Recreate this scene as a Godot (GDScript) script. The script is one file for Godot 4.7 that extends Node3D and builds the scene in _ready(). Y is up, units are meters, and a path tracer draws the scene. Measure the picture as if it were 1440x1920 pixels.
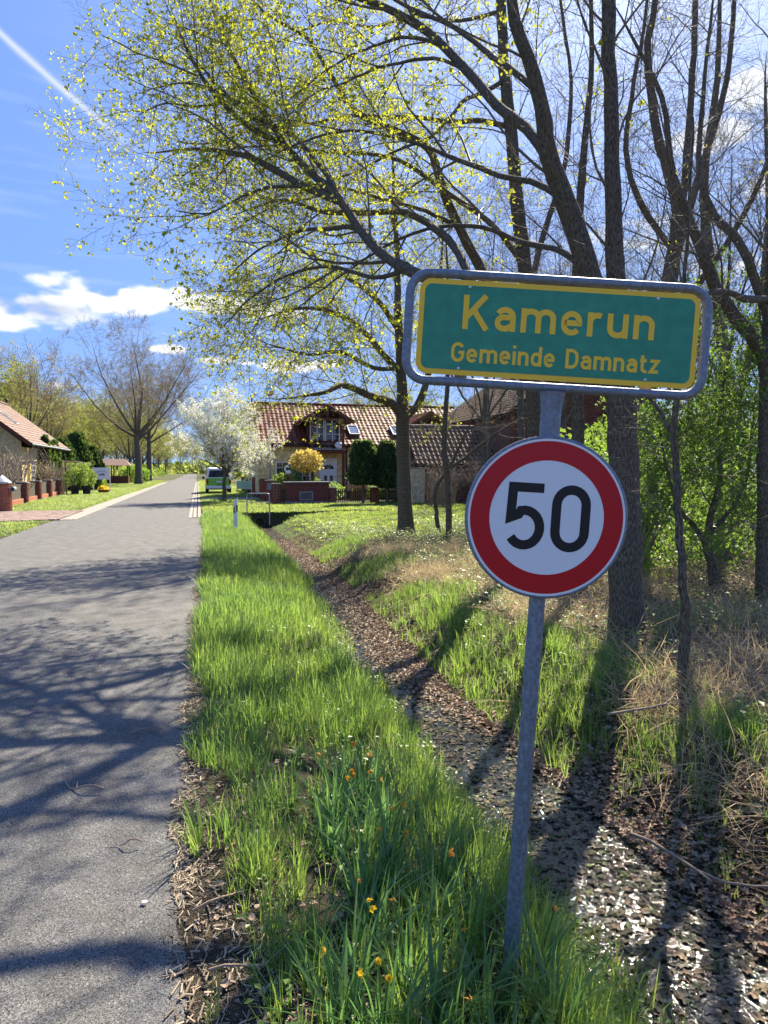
extends Node3D
# A village street with a place-name sign, a ditch, a line of budding trees and two houses.
# The road runs along -Z, its right edge near x = 0; y is up, metres.

const UP := Vector3.UP
var rng := RandomNumberGenerator.new()
var names := {}
var M := {}
var patch := FastNoiseLite.new()
var fine := FastNoiseLite.new()

# ---------------------------------------------------------------- mesh collector
class G:
	var v := PackedVector3Array()
	var n := PackedVector3Array()
	var c := PackedColorArray()
	var ix := PackedInt32Array()
	var col := Color.WHITE
	var xf := Transform3D.IDENTITY
	func vert(p: Vector3, nn: Vector3) -> int:
		v.append(xf * p)
		n.append((xf.basis * nn).normalized())
		c.append(col)
		return v.size() - 1
	# corners counter-clockwise seen from the front
	func quad(a: Vector3, b: Vector3, d: Vector3, e: Vector3) -> void:
		var nn := (b - a).cross(d - a).normalized()
		var i := vert(a, nn)
		vert(b, nn)
		vert(d, nn)
		vert(e, nn)
		ix.append_array(PackedInt32Array([i, i + 2, i + 1, i, i + 3, i + 2]))
	func tri(a: Vector3, b: Vector3, d: Vector3) -> void:
		var nn := (b - a).cross(d - a).normalized()
		var i := vert(a, nn)
		vert(b, nn)
		vert(d, nn)
		ix.append_array(PackedInt32Array([i, i + 2, i + 1]))
	func poly(p: Array, out: Vector3) -> void:
		var nn: Vector3 = (p[1] - p[0]).cross(p[2] - p[0])
		var q := p.duplicate()
		if nn.dot(out) < 0.0:
			q.reverse()
		if q.size() == 3:
			tri(q[0], q[1], q[2])
		else:
			quad(q[0], q[1], q[2], q[3])
	func box(at: Vector3, size: Vector3, b := Basis.IDENTITY, bevel := 0.0) -> void:
		var h := size * 0.5
		var e := minf(bevel, minf(h.x, minf(h.y, h.z)) * 0.9)
		for k in 3:
			var i := (k + 1) % 3
			var j := (k + 2) % 3
			for s in [-1.0, 1.0]:
				var f := []
				for q in [[-1, -1], [1, -1], [1, 1], [-1, 1]]:
					var p := Vector3.ZERO
					p[k] = s * h[k]
					p[i] = q[0] * (h[i] - e)
					p[j] = q[1] * (h[j] - e)
					f.append(at + b * p)
				var o := Vector3.ZERO
				o[k] = s
				poly(f, b * o)
		if e <= 0.0:
			return
		for k in 3:
			var i := (k + 1) % 3
			var j := (k + 2) % 3
			for si in [-1.0, 1.0]:
				for sj in [-1.0, 1.0]:
					var f := []
					for q in [[-1, 0], [1, 0], [1, 1], [-1, 1]]:
						var p := Vector3.ZERO
						p[k] = q[0] * (h[k] - e)
						p[i] = si * (h[i] - (e if q[1] == 1 else 0.0))
						p[j] = sj * (h[j] - (0.0 if q[1] == 1 else e))
						f.append(at + b * p)
					var o := Vector3.ZERO
					o[i] = si
					o[j] = sj
					poly(f, b * o)
		for sx in [-1.0, 1.0]:
			for sy in [-1.0, 1.0]:
				for sz in [-1.0, 1.0]:
					var s := Vector3(sx, sy, sz)
					poly([at + b * (s * (h - Vector3(0, e, e))), at + b * (s * (h - Vector3(e, 0, e))), at + b * (s * (h - Vector3(e, e, 0)))], b * s)
	func tube(p: Array, r: Array, sides := 6, caps := false) -> void:
		var m := p.size()
		var t: Vector3 = (p[1] - p[0]).normalized()
		var u := t.cross(Vector3(0.31, 0.2, 0.93)).normalized()
		if u.length() < 0.5:
			u = t.cross(Vector3.RIGHT).normalized()
		var first := v.size()
		for i in m:
			var ahead: Vector3 = p[mini(i + 1, m - 1)] - p[maxi(i - 1, 0)]
			t = ahead.normalized()
			u = (u - t * u.dot(t)).normalized()
			var w := t.cross(u)
			for k in sides:
				var a := TAU * k / sides
				var d := u * cos(a) + w * sin(a)
				vert(p[i] + d * r[i], d)
		for i in m - 1:
			for k in sides:
				var a := first + i * sides + k
				var b := first + i * sides + (k + 1) % sides
				ix.append_array(PackedInt32Array([a, a + sides, b, b, a + sides, b + sides]))
		if caps:
			for e in [0, m - 1]:
				var o: Vector3 = (p[0] - p[1]).normalized() if e == 0 else (p[m - 1] - p[m - 2]).normalized()
				var ci := vert(p[e], o)
				var ring := []
				for k in sides:
					ring.append(vert(v[first + e * sides + k] if xf == Transform3D.IDENTITY else xf.affine_inverse() * v[first + e * sides + k], o))
				for k in sides:
					var k2: int = ring[(k + 1) % sides]
					ix.append_array(PackedInt32Array([ci, ring[k], k2] if e == 0 else [ci, k2, ring[k]]))
	# profile of (radius, height) pairs turned about the local y axis
	func lathe(profile: Array, sides := 16, at := Vector3.ZERO, b := Basis.IDENTITY) -> void:
		for i in profile.size() - 1:
			var p0: Vector2 = profile[i]
			var p1: Vector2 = profile[i + 1]
			var d := p1 - p0
			var nn := Vector2(d.y, -d.x).normalized()
			var first := v.size()
			for k in sides + 1:
				var a := TAU * k / sides
				var o := Vector3(cos(a), 0, sin(a))
				vert(at + b * (o * p0.x + Vector3(0, p0.y, 0)), b * (o * nn.x + Vector3(0, nn.y, 0)))
				vert(at + b * (o * p1.x + Vector3(0, p1.y, 0)), b * (o * nn.x + Vector3(0, nn.y, 0)))
			for k in sides:
				var a := first + k * 2
				ix.append_array(PackedInt32Array([a, a + 2, a + 1, a + 1, a + 2, a + 3]))
	# a flat outline in the xy plane given depth z0..z1 (z1 in front)
	func prism(outline: PackedVector2Array, z0: float, z1: float) -> void:
		var o := outline
		if Geometry2D.is_polygon_clockwise(o):
			o = o.duplicate()
			o.reverse()
		var t := Geometry2D.triangulate_polygon(o)
		for f in [[z1, Vector3.BACK], [z0, Vector3.FORWARD]]:
			var first := v.size()
			for q in o:
				vert(Vector3(q.x, q.y, f[0]), f[1])
			for i in range(0, t.size(), 3):
				var a := t[i]
				var b := t[i + 1]
				var d := t[i + 2]
				var ccw := (o[b] - o[a]).cross(o[d] - o[a]) > 0.0
				if ccw == (f[1].z > 0.0):
					ix.append_array(PackedInt32Array([first + a, first + d, first + b]))
				else:
					ix.append_array(PackedInt32Array([first + a, first + b, first + d]))
		for i in o.size():
			var a := o[i]
			var b := o[(i + 1) % o.size()]
			quad(Vector3(a.x, a.y, z0), Vector3(b.x, b.y, z0), Vector3(b.x, b.y, z1), Vector3(a.x, a.y, z1))
	# a stroke of constant width along a path in the xy plane, front at z1
	func ribbon(p: Array, w: float, z0: float, z1: float, closed := false) -> void:
		var m := p.size()
		var l := []
		var r := []
		for i in m:
			var a: Vector2 = p[(i - 1 + m) % m] if closed or i > 0 else p[0]
			var b: Vector2 = p[(i + 1) % m] if closed or i < m - 1 else p[m - 1]
			var d1: Vector2 = (p[i] - a).normalized()
			var d2: Vector2 = (b - p[i]).normalized()
			if d1 == Vector2.ZERO:
				d1 = d2
			if d2 == Vector2.ZERO:
				d2 = d1
			var nn := (d1 + d2).normalized().orthogonal()
			var k := 1.0 / maxf(0.45, absf(nn.dot(d1.orthogonal())))
			l.append(p[i] + nn * w * 0.5 * k)
			r.append(p[i] - nn * w * 0.5 * k)
		for i in (m if closed else m - 1):
			var j: int = (i + 1) % m
			var z := Vector3.BACK
			var la := Vector3(l[i].x, l[i].y, z1)
			var lb := Vector3(l[j].x, l[j].y, z1)
			var ra := Vector3(r[i].x, r[i].y, z1)
			var rb := Vector3(r[j].x, r[j].y, z1)
			var dn := Vector3(0, 0, z0 - z1)
			poly([la, lb, rb, ra], z)
			poly([la, lb, lb + dn, la + dn], la - ra)
			poly([ra, rb, rb + dn, ra + dn], ra - la)
	func ball(at: Vector3, r: Vector3, seg := 12, rings := 8) -> void:
		var first := v.size()
		for i in rings + 1:
			var a := PI * i / rings
			for k in seg + 1:
				var b := TAU * k / seg
				var d := Vector3(sin(a) * cos(b), cos(a), sin(a) * sin(b))
				vert(at + d * r, (d / r).normalized())
		for i in rings:
			for k in seg:
				var a := first + i * (seg + 1) + k
				var b := a + seg + 1
				ix.append_array(PackedInt32Array([a, b, a + 1, a + 1, b, b + 1]))
	func mesh() -> ArrayMesh:
		var a := []
		a.resize(Mesh.ARRAY_MAX)
		a[Mesh.ARRAY_VERTEX] = v
		a[Mesh.ARRAY_NORMAL] = n
		a[Mesh.ARRAY_COLOR] = c
		a[Mesh.ARRAY_INDEX] = ix
		var m := ArrayMesh.new()
		m.add_surface_from_arrays(Mesh.PRIMITIVE_TRIANGLES, a)
		return m

# ---------------------------------------------------------------- naming
func numbered(called: String) -> String:
	var k: int = names.get(called, 0)
	names[called] = k + 1
	return called if k == 0 else "%s_%03d" % [called, k]

func tag(o: Node, label: String, category := "", group := "", kind := "") -> Node:
	if label: o.set_meta("label", label)
	if category: o.set_meta("category", category)
	if group: o.set_meta("group", group)
	if kind: o.set_meta("kind", kind)
	return o

func thing(called: String, label: String, category: String, at := Vector3.ZERO, turn := 0.0, group := "") -> Node3D:
	var o := Node3D.new()
	o.name = numbered(called)
	add_child(o)
	o.position = at
	o.rotation.y = turn
	tag(o, label, category, group)
	return o

func put(called: String, g, m: Material, parent: Node = self) -> MeshInstance3D:
	var o := MeshInstance3D.new()
	o.name = numbered(called) if parent == self else called
	o.mesh = g.mesh() if g is G else g
	o.material_override = m
	parent.add_child(o, true)
	return o

func many(called: String, mesh: Mesh, m: Material, where: Array, parent: Node = self, tints := []) -> MultiMeshInstance3D:
	var mm := MultiMesh.new()
	mm.transform_format = MultiMesh.TRANSFORM_3D
	mm.use_colors = tints.size() > 0
	mm.mesh = mesh
	mm.instance_count = where.size()
	for i in where.size():
		mm.set_instance_transform(i, where[i])
		if tints.size():
			mm.set_instance_color(i, tints[i])
	var o := MultiMeshInstance3D.new()
	o.name = numbered(called) if parent == self else called
	o.multimesh = mm
	o.material_override = m
	o.set_meta("kind", "stuff")
	parent.add_child(o, true)
	return o

func setting(called: String, g, m: Material) -> MeshInstance3D:
	var o := put(called, g, m)
	o.set_meta("kind", "structure")
	return o

func copy(o: Node3D, called: String, label: String, at: Vector3, turn: float, size := 1.0, group := "") -> Node3D:
	var d := o.duplicate()
	d.name = numbered(called)
	add_child(d)
	d.position = at
	d.rotation = Vector3(0, turn, 0)
	d.scale = Vector3.ONE * size
	d.set_meta("label", label)
	if group: d.set_meta("group", group)
	return d

# ---------------------------------------------------------------- materials
func lin(r: float, g: float, b: float, a := 1.0) -> Color:
	var c := Color(r, g, b).linear_to_srgb()
	c.a = a
	return c

func noise_tex(freq: float, lo: float, hi: float, size := 256, octaves := 4, kind := FastNoiseLite.TYPE_SIMPLEX_SMOOTH, sd := 1) -> ImageTexture:
	var f := FastNoiseLite.new()
	f.seed = sd
	f.noise_type = kind
	f.frequency = freq
	f.fractal_octaves = octaves
	var im := f.get_seamless_image(size, size)
	im.convert(Image.FORMAT_L8)
	var d := im.get_data()
	for i in d.size():
		d[i] = int(clampf(lo + (hi - lo) * d[i] / 255.0, 0.0, 1.0) * 255.0)
	var out := Image.create_from_data(size, size, false, Image.FORMAT_L8, d)
	return ImageTexture.create_from_image(out)

# mixed light and dark stone grains, as in worn asphalt
func grain_tex(size: int) -> ImageTexture:
	var d := PackedByteArray()
	d.resize(size * size)
	for i in d.size():
		var v := 0.42 + 0.38 * rng.randf()
		var k := rng.randf()
		if k < 0.05:
			v = rng.randf_range(0.9, 1.0)
		elif k > 0.88:
			v = rng.randf_range(0.1, 0.25)
		d[i] = int(v * 255.0)
	for n in size * size / 60:
		var x := rng.randi() % (size - 1)
		var y := rng.randi() % (size - 1)
		var c := d[y * size + x]
		for q in [1, size, size + 1]:
			d[y * size + x + q] = c
	return ImageTexture.create_from_image(Image.create_from_data(size, size, false, Image.FORMAT_L8, d))

func mat(called: String, c: Color, rough := 0.8, tex: Texture2D = null, scale := Vector3.ONE, bump: Texture2D = null, depth := 1.0) -> StandardMaterial3D:
	var m := StandardMaterial3D.new()
	m.resource_name = called
	m.albedo_color = c
	m.roughness = rough
	m.metallic_specular = 0.4
	if tex or bump:
		m.albedo_texture = tex
		m.uv1_triplanar = true
		m.uv1_world_triplanar = true
		m.uv1_scale = scale
		if bump:
			m.heightmap_enabled = true
			m.heightmap_texture = bump
			m.heightmap_scale = depth
	M[called] = m
	return m

func leaf_mat(called: String, c: Color, through: Color, rough := 0.55) -> StandardMaterial3D:
	var m := mat(called, c, rough)
	m.backlight_enabled = true
	m.backlight = through
	m.cull_mode = BaseMaterial3D.CULL_DISABLED
	return m

func materials() -> void:
	var soft := noise_tex(0.02, 0.72, 1.0, 256, 4)
	var mottled := noise_tex(0.03, 0.45, 1.0, 512, 5, FastNoiseLite.TYPE_SIMPLEX, 3)
	var grit := noise_tex(0.33, -0.25, 1.35, 512, 2, FastNoiseLite.TYPE_SIMPLEX, 5)
	var cells := noise_tex(0.14, 0.0, 1.0, 512, 1, FastNoiseLite.TYPE_CELLULAR, 9)
	var bark := noise_tex(0.03, 0.3, 1.0, 512, 5, FastNoiseLite.TYPE_SIMPLEX, 11)
	var road := mat("asphalt", lin(0.44, 0.43, 0.405), 0.88, grain_tex(512), Vector3.ONE * 0.7, cells, 0.2)
	road.detail_enabled = true
	road.detail_blend_mode = BaseMaterial3D.BLEND_MODE_MUL
	road.detail_albedo = noise_tex(0.02, 0.8, 1.0, 512, 5, FastNoiseLite.TYPE_SIMPLEX, 21)
	road.detail_uv_layer = BaseMaterial3D.DETAIL_UV_2
	road.uv2_triplanar = true
	road.uv2_world_triplanar = true
	road.uv2_scale = Vector3.ONE * 0.21
	var soil := mat("soil", Color.WHITE, 0.95, mottled, Vector3.ONE * 0.8, grit, 2.0)
	soil.vertex_color_use_as_albedo = true
	mat("paver", lin(0.42, 0.38, 0.32), 0.85, soft, Vector3.ONE * 2.0)
	var pb := mat("path_brick", lin(1, 1, 1), 0.85, soft, Vector3.ONE * 2.0)
	pb.vertex_color_use_as_albedo = true
	mat("joint_sand", lin(0.22, 0.19, 0.15), 0.95, mottled, Vector3.ONE)
	mat("bark", lin(0.34, 0.275, 0.19), 0.9, bark, Vector3(3.2, 0.7, 3.2), bark, 3.0)
	mat("grey_bark", lin(0.3, 0.26, 0.195), 0.9, bark, Vector3(2.2, 0.6, 2.2), bark, 2.0)
	mat("twig_bark", lin(0.17, 0.135, 0.095), 0.7)
	mat("pale_twig", lin(0.26, 0.21, 0.15), 0.9)
	mat("far_twig", lin(0.27, 0.215, 0.115), 0.9)
	mat("red_twig", lin(0.22, 0.12, 0.085), 0.85)
	leaf_mat("spring_leaf", lin(0.14, 0.18, 0.025), lin(0.6, 0.64, 0.05))
	leaf_mat("bud_leaf", lin(0.2, 0.18, 0.06), lin(0.46, 0.4, 0.11))
	leaf_mat("bush_leaf", lin(0.065, 0.115, 0.022), lin(0.25, 0.4, 0.05))
	leaf_mat("forest_leaf", lin(0.16, 0.18, 0.045), lin(0.4, 0.46, 0.1))
	leaf_mat("forest_green", lin(0.15, 0.18, 0.035), lin(0.42, 0.5, 0.09))
	leaf_mat("thuja_leaf", lin(0.03, 0.055, 0.02), lin(0.1, 0.16, 0.03), 0.7)
	leaf_mat("hedge_leaf", lin(0.075, 0.12, 0.025), lin(0.26, 0.36, 0.06), 0.7)
	leaf_mat("gold_leaf", lin(0.36, 0.27, 0.07), lin(0.5, 0.4, 0.1), 0.6)
	leaf_mat("yellow_flower", lin(0.75, 0.5, 0.01), lin(0.8, 0.55, 0.02), 0.6)
	leaf_mat("blossom", lin(0.78, 0.76, 0.72), lin(0.7, 0.68, 0.62), 0.6)
	leaf_mat("grass", lin(0.06, 0.115, 0.026), lin(0.24, 0.4, 0.075), 0.38)
	leaf_mat("young_grass", lin(0.09, 0.15, 0.03), lin(0.33, 0.48, 0.085), 0.38)
	leaf_mat("lawn_grass", lin(0.13, 0.165, 0.035), lin(0.46, 0.55, 0.11), 0.5)
	leaf_mat("dark_grass", lin(0.06, 0.12, 0.025), lin(0.3, 0.5, 0.06), 0.42)
	leaf_mat("straw", lin(0.42, 0.32, 0.19), lin(0.5, 0.4, 0.22), 0.6)
	leaf_mat("daffodil_leaf", lin(0.055, 0.11, 0.038), lin(0.17, 0.34, 0.08), 0.28)
	leaf_mat("wilted", lin(0.55, 0.24, 0.02), lin(0.6, 0.3, 0.03), 0.6)
	var lit := leaf_mat("litter", Color.WHITE, lin(0.3, 0.3, 0.3), 0.55)
	lit.vertex_color_use_as_albedo = true
	var wet := mat("wet_litter", Color.WHITE, 0.72)
	wet.vertex_color_use_as_albedo = true
	wet.metallic_specular = 0.28
	var water := mat("ditch_water", lin(0.018, 0.02, 0.016), 0.06, null, Vector3.ONE, null)
	water.metallic_specular = 0.5
	water.uv1_triplanar = true
	water.uv1_world_triplanar = true
	water.uv1_scale = Vector3.ONE * 1.6
	water.heightmap_enabled = true
	water.heightmap_texture = mottled
	water.heightmap_scale = 0.6
	var galv := mat("galvanized", lin(0.31, 0.34, 0.385), 0.55, noise_tex(0.05, 0.7, 1.0, 256, 3, FastNoiseLite.TYPE_CELLULAR, 7), Vector3.ONE * 5.0)
	galv.metallic = 0.55
	var pole := mat("galvanized_pole", lin(0.33, 0.38, 0.45), 0.5, noise_tex(0.03, 0.62, 1.0, 256, 3, FastNoiseLite.TYPE_CELLULAR, 17), Vector3(8, 5, 8))
	pole.metallic = 0.45
	mat("sign_green", lin(0.045, 0.31, 0.17), 0.38, noise_tex(0.02, 0.86, 1.0, 256, 3), Vector3.ONE * 3.0)
	mat("sign_yellow", lin(0.95, 0.56, 0.035), 0.38)
	mat("sign_red", lin(0.5, 0.006, 0.012), 0.35)
	mat("sign_white", lin(0.86, 0.85, 0.82), 0.4, noise_tex(0.2, 0.93, 1.0, 256, 1, FastNoiseLite.TYPE_CELLULAR, 4), Vector3.ONE * 6.0)
	mat("sign_black", lin(0.012, 0.012, 0.013), 0.4)
	mat("bolt", lin(0.6, 0.6, 0.6), 0.35).metallic = 0.8
	mat("post_white", lin(0.75, 0.76, 0.78), 0.5)
	mat("post_black", lin(0.015, 0.015, 0.018), 0.5)
	mat("reflector", lin(0.7, 0.7, 0.7), 0.25)
	mat("yellow_render", lin(0.86, 0.7, 0.34), 0.9, soft, Vector3.ONE * 0.6)
	mat("ochre_render", lin(0.85, 0.64, 0.34), 0.9, soft, Vector3.ONE * 0.6)
	mat("cream_render", lin(0.66, 0.56, 0.36), 0.9, soft, Vector3.ONE * 0.6)
	var rt := mat("roof_tile", lin(0.33, 0.09, 0.045), 0.58, mottled, Vector3.ONE * 0.7)
	rt.metallic_specular = 0.25
	mat("pale_tile", lin(0.4, 0.26, 0.2), 0.8, mottled, Vector3.ONE * 0.7)
	mat("mossy_tile", lin(0.4, 0.24, 0.13), 0.8, mottled, Vector3.ONE * 0.9)
	mat("timber", lin(0.16, 0.045, 0.024), 0.6, soft, Vector3(1, 6, 6))
	mat("dark_timber", lin(0.07, 0.03, 0.018), 0.7, soft, Vector3(6, 1, 6))
	mat("white_paint", lin(0.74, 0.75, 0.78), 0.45)
	mat("yellow_paint", lin(0.78, 0.6, 0.16), 0.5)
	mat("zinc", lin(0.28, 0.3, 0.33), 0.45).metallic = 0.5
	var gl := mat("window_glass", lin(0.03, 0.04, 0.05), 0.05)
	gl.metallic_specular = 0.7
	var sg := mat("skylight_glass", lin(0.3, 0.34, 0.38), 0.05)
	sg.metallic = 0.8
	mat("red_render", lin(0.225, 0.07, 0.055), 0.9, soft, Vector3.ONE * 1.5)
	mat("concrete", lin(0.42, 0.41, 0.37), 0.9, mottled, Vector3.ONE * 1.2)
	mat("dark_concrete", lin(0.13, 0.125, 0.11), 0.9, mottled, Vector3.ONE * 1.2)
	mat("mortar", lin(0.36, 0.31, 0.27), 0.95)
	var br := mat("brick", Color.WHITE, 0.88, soft, Vector3.ONE * 3.0)
	br.vertex_color_use_as_albedo = true
	mat("brick_wall", lin(0.25, 0.115, 0.075), 0.9, soft, Vector3.ONE * 1.2)
	mat("picket_wood", lin(0.13, 0.075, 0.04), 0.8, soft, Vector3(8, 2, 8))
	mat("mirror_ball", lin(0.8, 0.82, 0.84), 0.04).metallic = 1.0
	mat("globe_white", lin(0.78, 0.78, 0.76), 0.35)
	mat("car_green", lin(0.16, 0.5, 0.035), 0.28).clearcoat_enabled = true
	mat("car_white", lin(0.75, 0.76, 0.77), 0.25).clearcoat_enabled = true
	mat("car_glass", lin(0.012, 0.02, 0.035), 0.05)
	mat("tyre", lin(0.02, 0.02, 0.02), 0.85)
	mat("tail_red", lin(0.5, 0.012, 0.012), 0.2)
	mat("plate_white", lin(0.7, 0.72, 0.75), 0.4)
	mat("plate_blue", lin(0.02, 0.06, 0.4), 0.4)
	mat("black_plastic", lin(0.02, 0.02, 0.022), 0.55)
	mat("pot_dark", lin(0.025, 0.03, 0.04), 0.6)
	mat("terracotta", lin(0.32, 0.12, 0.06), 0.8)
	mat("fence_panel", lin(0.12, 0.105, 0.08), 0.8, soft, Vector3(9, 2, 9))
	mat("board_green", lin(0.3, 0.4, 0.28), 0.6)
	mat("far_green", lin(0.03, 0.12, 0.06), 0.6)
	mat("snail_shell", lin(0.16, 0.22, 0.32), 0.5)
	mat("snail_body", lin(0.5, 0.25, 0.17), 0.5)
	mat("dropping", lin(0.75, 0.76, 0.76), 0.7)
	mat("dry_stick", lin(0.3, 0.22, 0.15), 0.85)
	mat("stake", lin(0.55, 0.5, 0.4), 0.7)

# ---------------------------------------------------------------- sky, sun, camera
const SUN := Vector3(0.436, 0.682, -0.587)
var cloud_noise := FastNoiseLite.new()

func sky_at(d: Vector3, detail: bool) -> Color:
	var el := rad_to_deg(asin(clampf(d.y, -1.0, 1.0)))
	var az := rad_to_deg(atan2(d.x, -d.z))
	var t := clampf(el / 90.0, 0.0, 1.0)
	var h := pow(1.0 - t, 3.2)
	var c := Vector3(0.03, 0.075, 0.235).lerp(Vector3(0.085, 0.165, 0.36), h)
	var low := exp(-maxf(el, 0.0) / 5.5)
	c = c.lerp(Vector3(0.15, 0.21, 0.30), low * 0.85)
	var s := maxf(d.dot(SUN.normalized()), 0.0)
	c += Vector3(0.115, 0.115, 0.105) * pow(s, 5.0) + Vector3(0.3, 0.29, 0.27) * pow(s, 40.0)
	# fair-weather clouds: low scattered ones all round, and a long flat-bottomed bank
	var p := Vector3(d.x, d.y * 2.6, d.z)
	var nz := cloud_noise.get_noise_3dv(p * 17.0)
	var nf := cloud_noise.get_noise_3dv(p * 60.0 + Vector3(5, 3, 1)) if detail else 0.0
	var n2 := nz + nf * 0.6
	var dens := 0.0
	var grey := 0.0
	if el > 3.0 and el < 17.0 and absf(az) < 50.0:
		for b in [[-10.4, 11.8, 4.8, 2.2], [-14.0, 11.3, 4.0, 1.9], [-6.4, 11.9, 2.6, 0.95], [-3.6, 12.4, 2.4, 1.0], [-1.2, 12.8, 2.6, 1.05], [1.6, 12.5, 2.4, 0.85], [4.0, 12.5, 2.6, 0.6], [6.2, 12.2, 2.2, 0.55], [1.7, 8.4, 1.7, 0.32], [3.8, 8.3, 0.8, 0.2], [6.9, 8.1, 2.4, 0.6], [10.0, 8.4, 1.6, 0.4], [-13.4, 5.2, 2.2, 0.7], [-10.0, 6.0, 1.2, 0.4], [-2.0, 9.1, 1.4, 0.35]]:
			var u: float = (az - b[0]) / b[2]
			var w: float = (el - b[1]) / b[3]
			if w < 0.0:
				w *= 1.25
			var q := 1.0 - (u * u + w * w) + n2 * (1.25 if b[2] > 3.0 else 1.6)
			dens = maxf(dens, smoothstep(0.0, 0.75, q))
		var gu := (az + 10.4) / 3.6
		var gw := (el - 11.3) / 0.75
		grey = exp(-(gu * gu + gw * gw)) * 0.9
	if el > 17.0 and el < 32.0:
		for b in [[41.6, 24.9, 2.6, 1.4], [38.6, 22.6, 3.0, 1.2], [-1.5, 20.0, 0.8, 0.36], [43.0, 19.0, 3.0, 1.0]]:
			var u: float = (az - b[0]) / b[2]
			var w: float = (el - b[1]) / b[3]
			dens = maxf(dens, 0.8 * smoothstep(0.0, 0.8, 1.0 - (u * u + w * w) + n2))
	if absf(az + 20.0) > 45.0:
		var band := exp(-pow((el - 11.0) / 7.0, 2.0))
		dens = maxf(dens, smoothstep(0.12, 0.4, n2 * 0.8 + band * 0.32 - 0.2) * band)
	var white := Vector3(0.37, 0.375, 0.385).lerp(Vector3(0.17, 0.195, 0.245), clampf(grey + 0.5 * smoothstep(0.0, -0.5, n2), 0.0, 1.0))
	c = c.lerp(white, dens)
	# thin high streaks and one vapour trail
	var streak := cloud_noise.get_noise_3d(az * 0.22 + el * 0.3, el * 2.2, 7.0)
	c = c.lerp(Vector3(0.2, 0.245, 0.31), clampf(streak * 0.5, 0.0, 0.16) * smoothstep(6.0, 14.0, el) * (1.0 - smoothstep(22.0, 30.0, el)))
	var a := Vector2(-14.5, 28.67)
	var b2 := Vector2(-5.2, 23.1)
	var along := (Vector2(az, el) - a).dot((b2 - a).normalized())
	var off := absf((Vector2(az, el) - a).cross((b2 - a).normalized()))
	if along > -30.0 and along < 12.5:
		var wide := 0.2 + 0.05 * nf
		c = c.lerp(Vector3(0.27, 0.285, 0.31), 0.75 * exp(-pow(off / wide, 2.0)) * (1.0 - smoothstep(8.5, 12.5, along)) * smoothstep(-30.0, -20.0, along))
	return Color(c.x, c.y, c.z)

func direction(u: float, vv: float) -> Vector3:
	var az := u * TAU
	var th := vv * PI
	return Vector3(sin(az) * sin(th), cos(th), -cos(az) * sin(th))

func make_sky() -> ImageTexture:
	cloud_noise.seed = 4
	cloud_noise.noise_type = FastNoiseLite.TYPE_SIMPLEX_SMOOTH
	cloud_noise.frequency = 0.35
	cloud_noise.fractal_octaves = 5
	var base := Image.create(384, 192, false, Image.FORMAT_RGBF)
	for y in 192:
		for x in 384:
			base.set_pixel(x, y, sky_at(direction((x + 0.5) / 384.0, minf((y + 0.5) / 192.0, 0.5)), false))
	base.resize(4096, 2048, Image.INTERPOLATE_BILINEAR)
	for y in range(620, 1024):
		for x in range(-170, 520):
			base.set_pixel((x + 4096) % 4096, y, sky_at(direction((x + 0.5) / 4096.0, (y + 0.5) / 2048.0), true))
	return ImageTexture.create_from_image(base)

func light_and_camera() -> void:
	var cam := Camera3D.new()
	cam.name = "camera"
	add_child(cam)
	cam.position = Vector3(0, 1.8, 0)
	cam.rotation_degrees = Vector3(-3.4, -14.65, 0)
	cam.fov = 71.6
	cam.near = 0.05
	cam.far = 2500.0
	cam.current = true
	var e := Environment.new()
	e.background_mode = Environment.BG_SKY
	var sk := Sky.new()
	var sm := PanoramaSkyMaterial.new()
	sm.panorama = make_sky()
	sk.sky_material = sm
	e.sky = sk
	e.tonemap_mode = Environment.TONE_MAPPER_LINEAR
	e.tonemap_exposure = 3.5
	e.sdfgi_enabled = true
	e.ssao_enabled = true
	e.ssil_enabled = true
	var we := WorldEnvironment.new()
	we.name = "air"
	we.environment = e
	add_child(we)
	var sun := DirectionalLight3D.new()
	sun.name = "sun"
	sun.light_energy = 1.4
	sun.light_color = Color(1.0, 0.95, 0.86)
	sun.light_angular_distance = 0.5
	sun.shadow_enabled = true
	add_child(sun)
	sun.look_at_from_position(Vector3.ZERO, -SUN, UP)

# ---------------------------------------------------------------- the lie of the land
func ditch_mid(f: float) -> float:
	return 2.25 + 0.35 * smoothstep(7.0, 16.0, f) - 0.1 * smoothstep(22.0, 30.0, f)

func road_edge(f: float) -> float:
	return -0.1 + 0.17 * smoothstep(4.0, 20.0, f) + 0.07 * patch.get_noise_1d(f * 9.0 + 50.0) + 0.03 * patch.get_noise_1d(f * 45.0)

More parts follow.
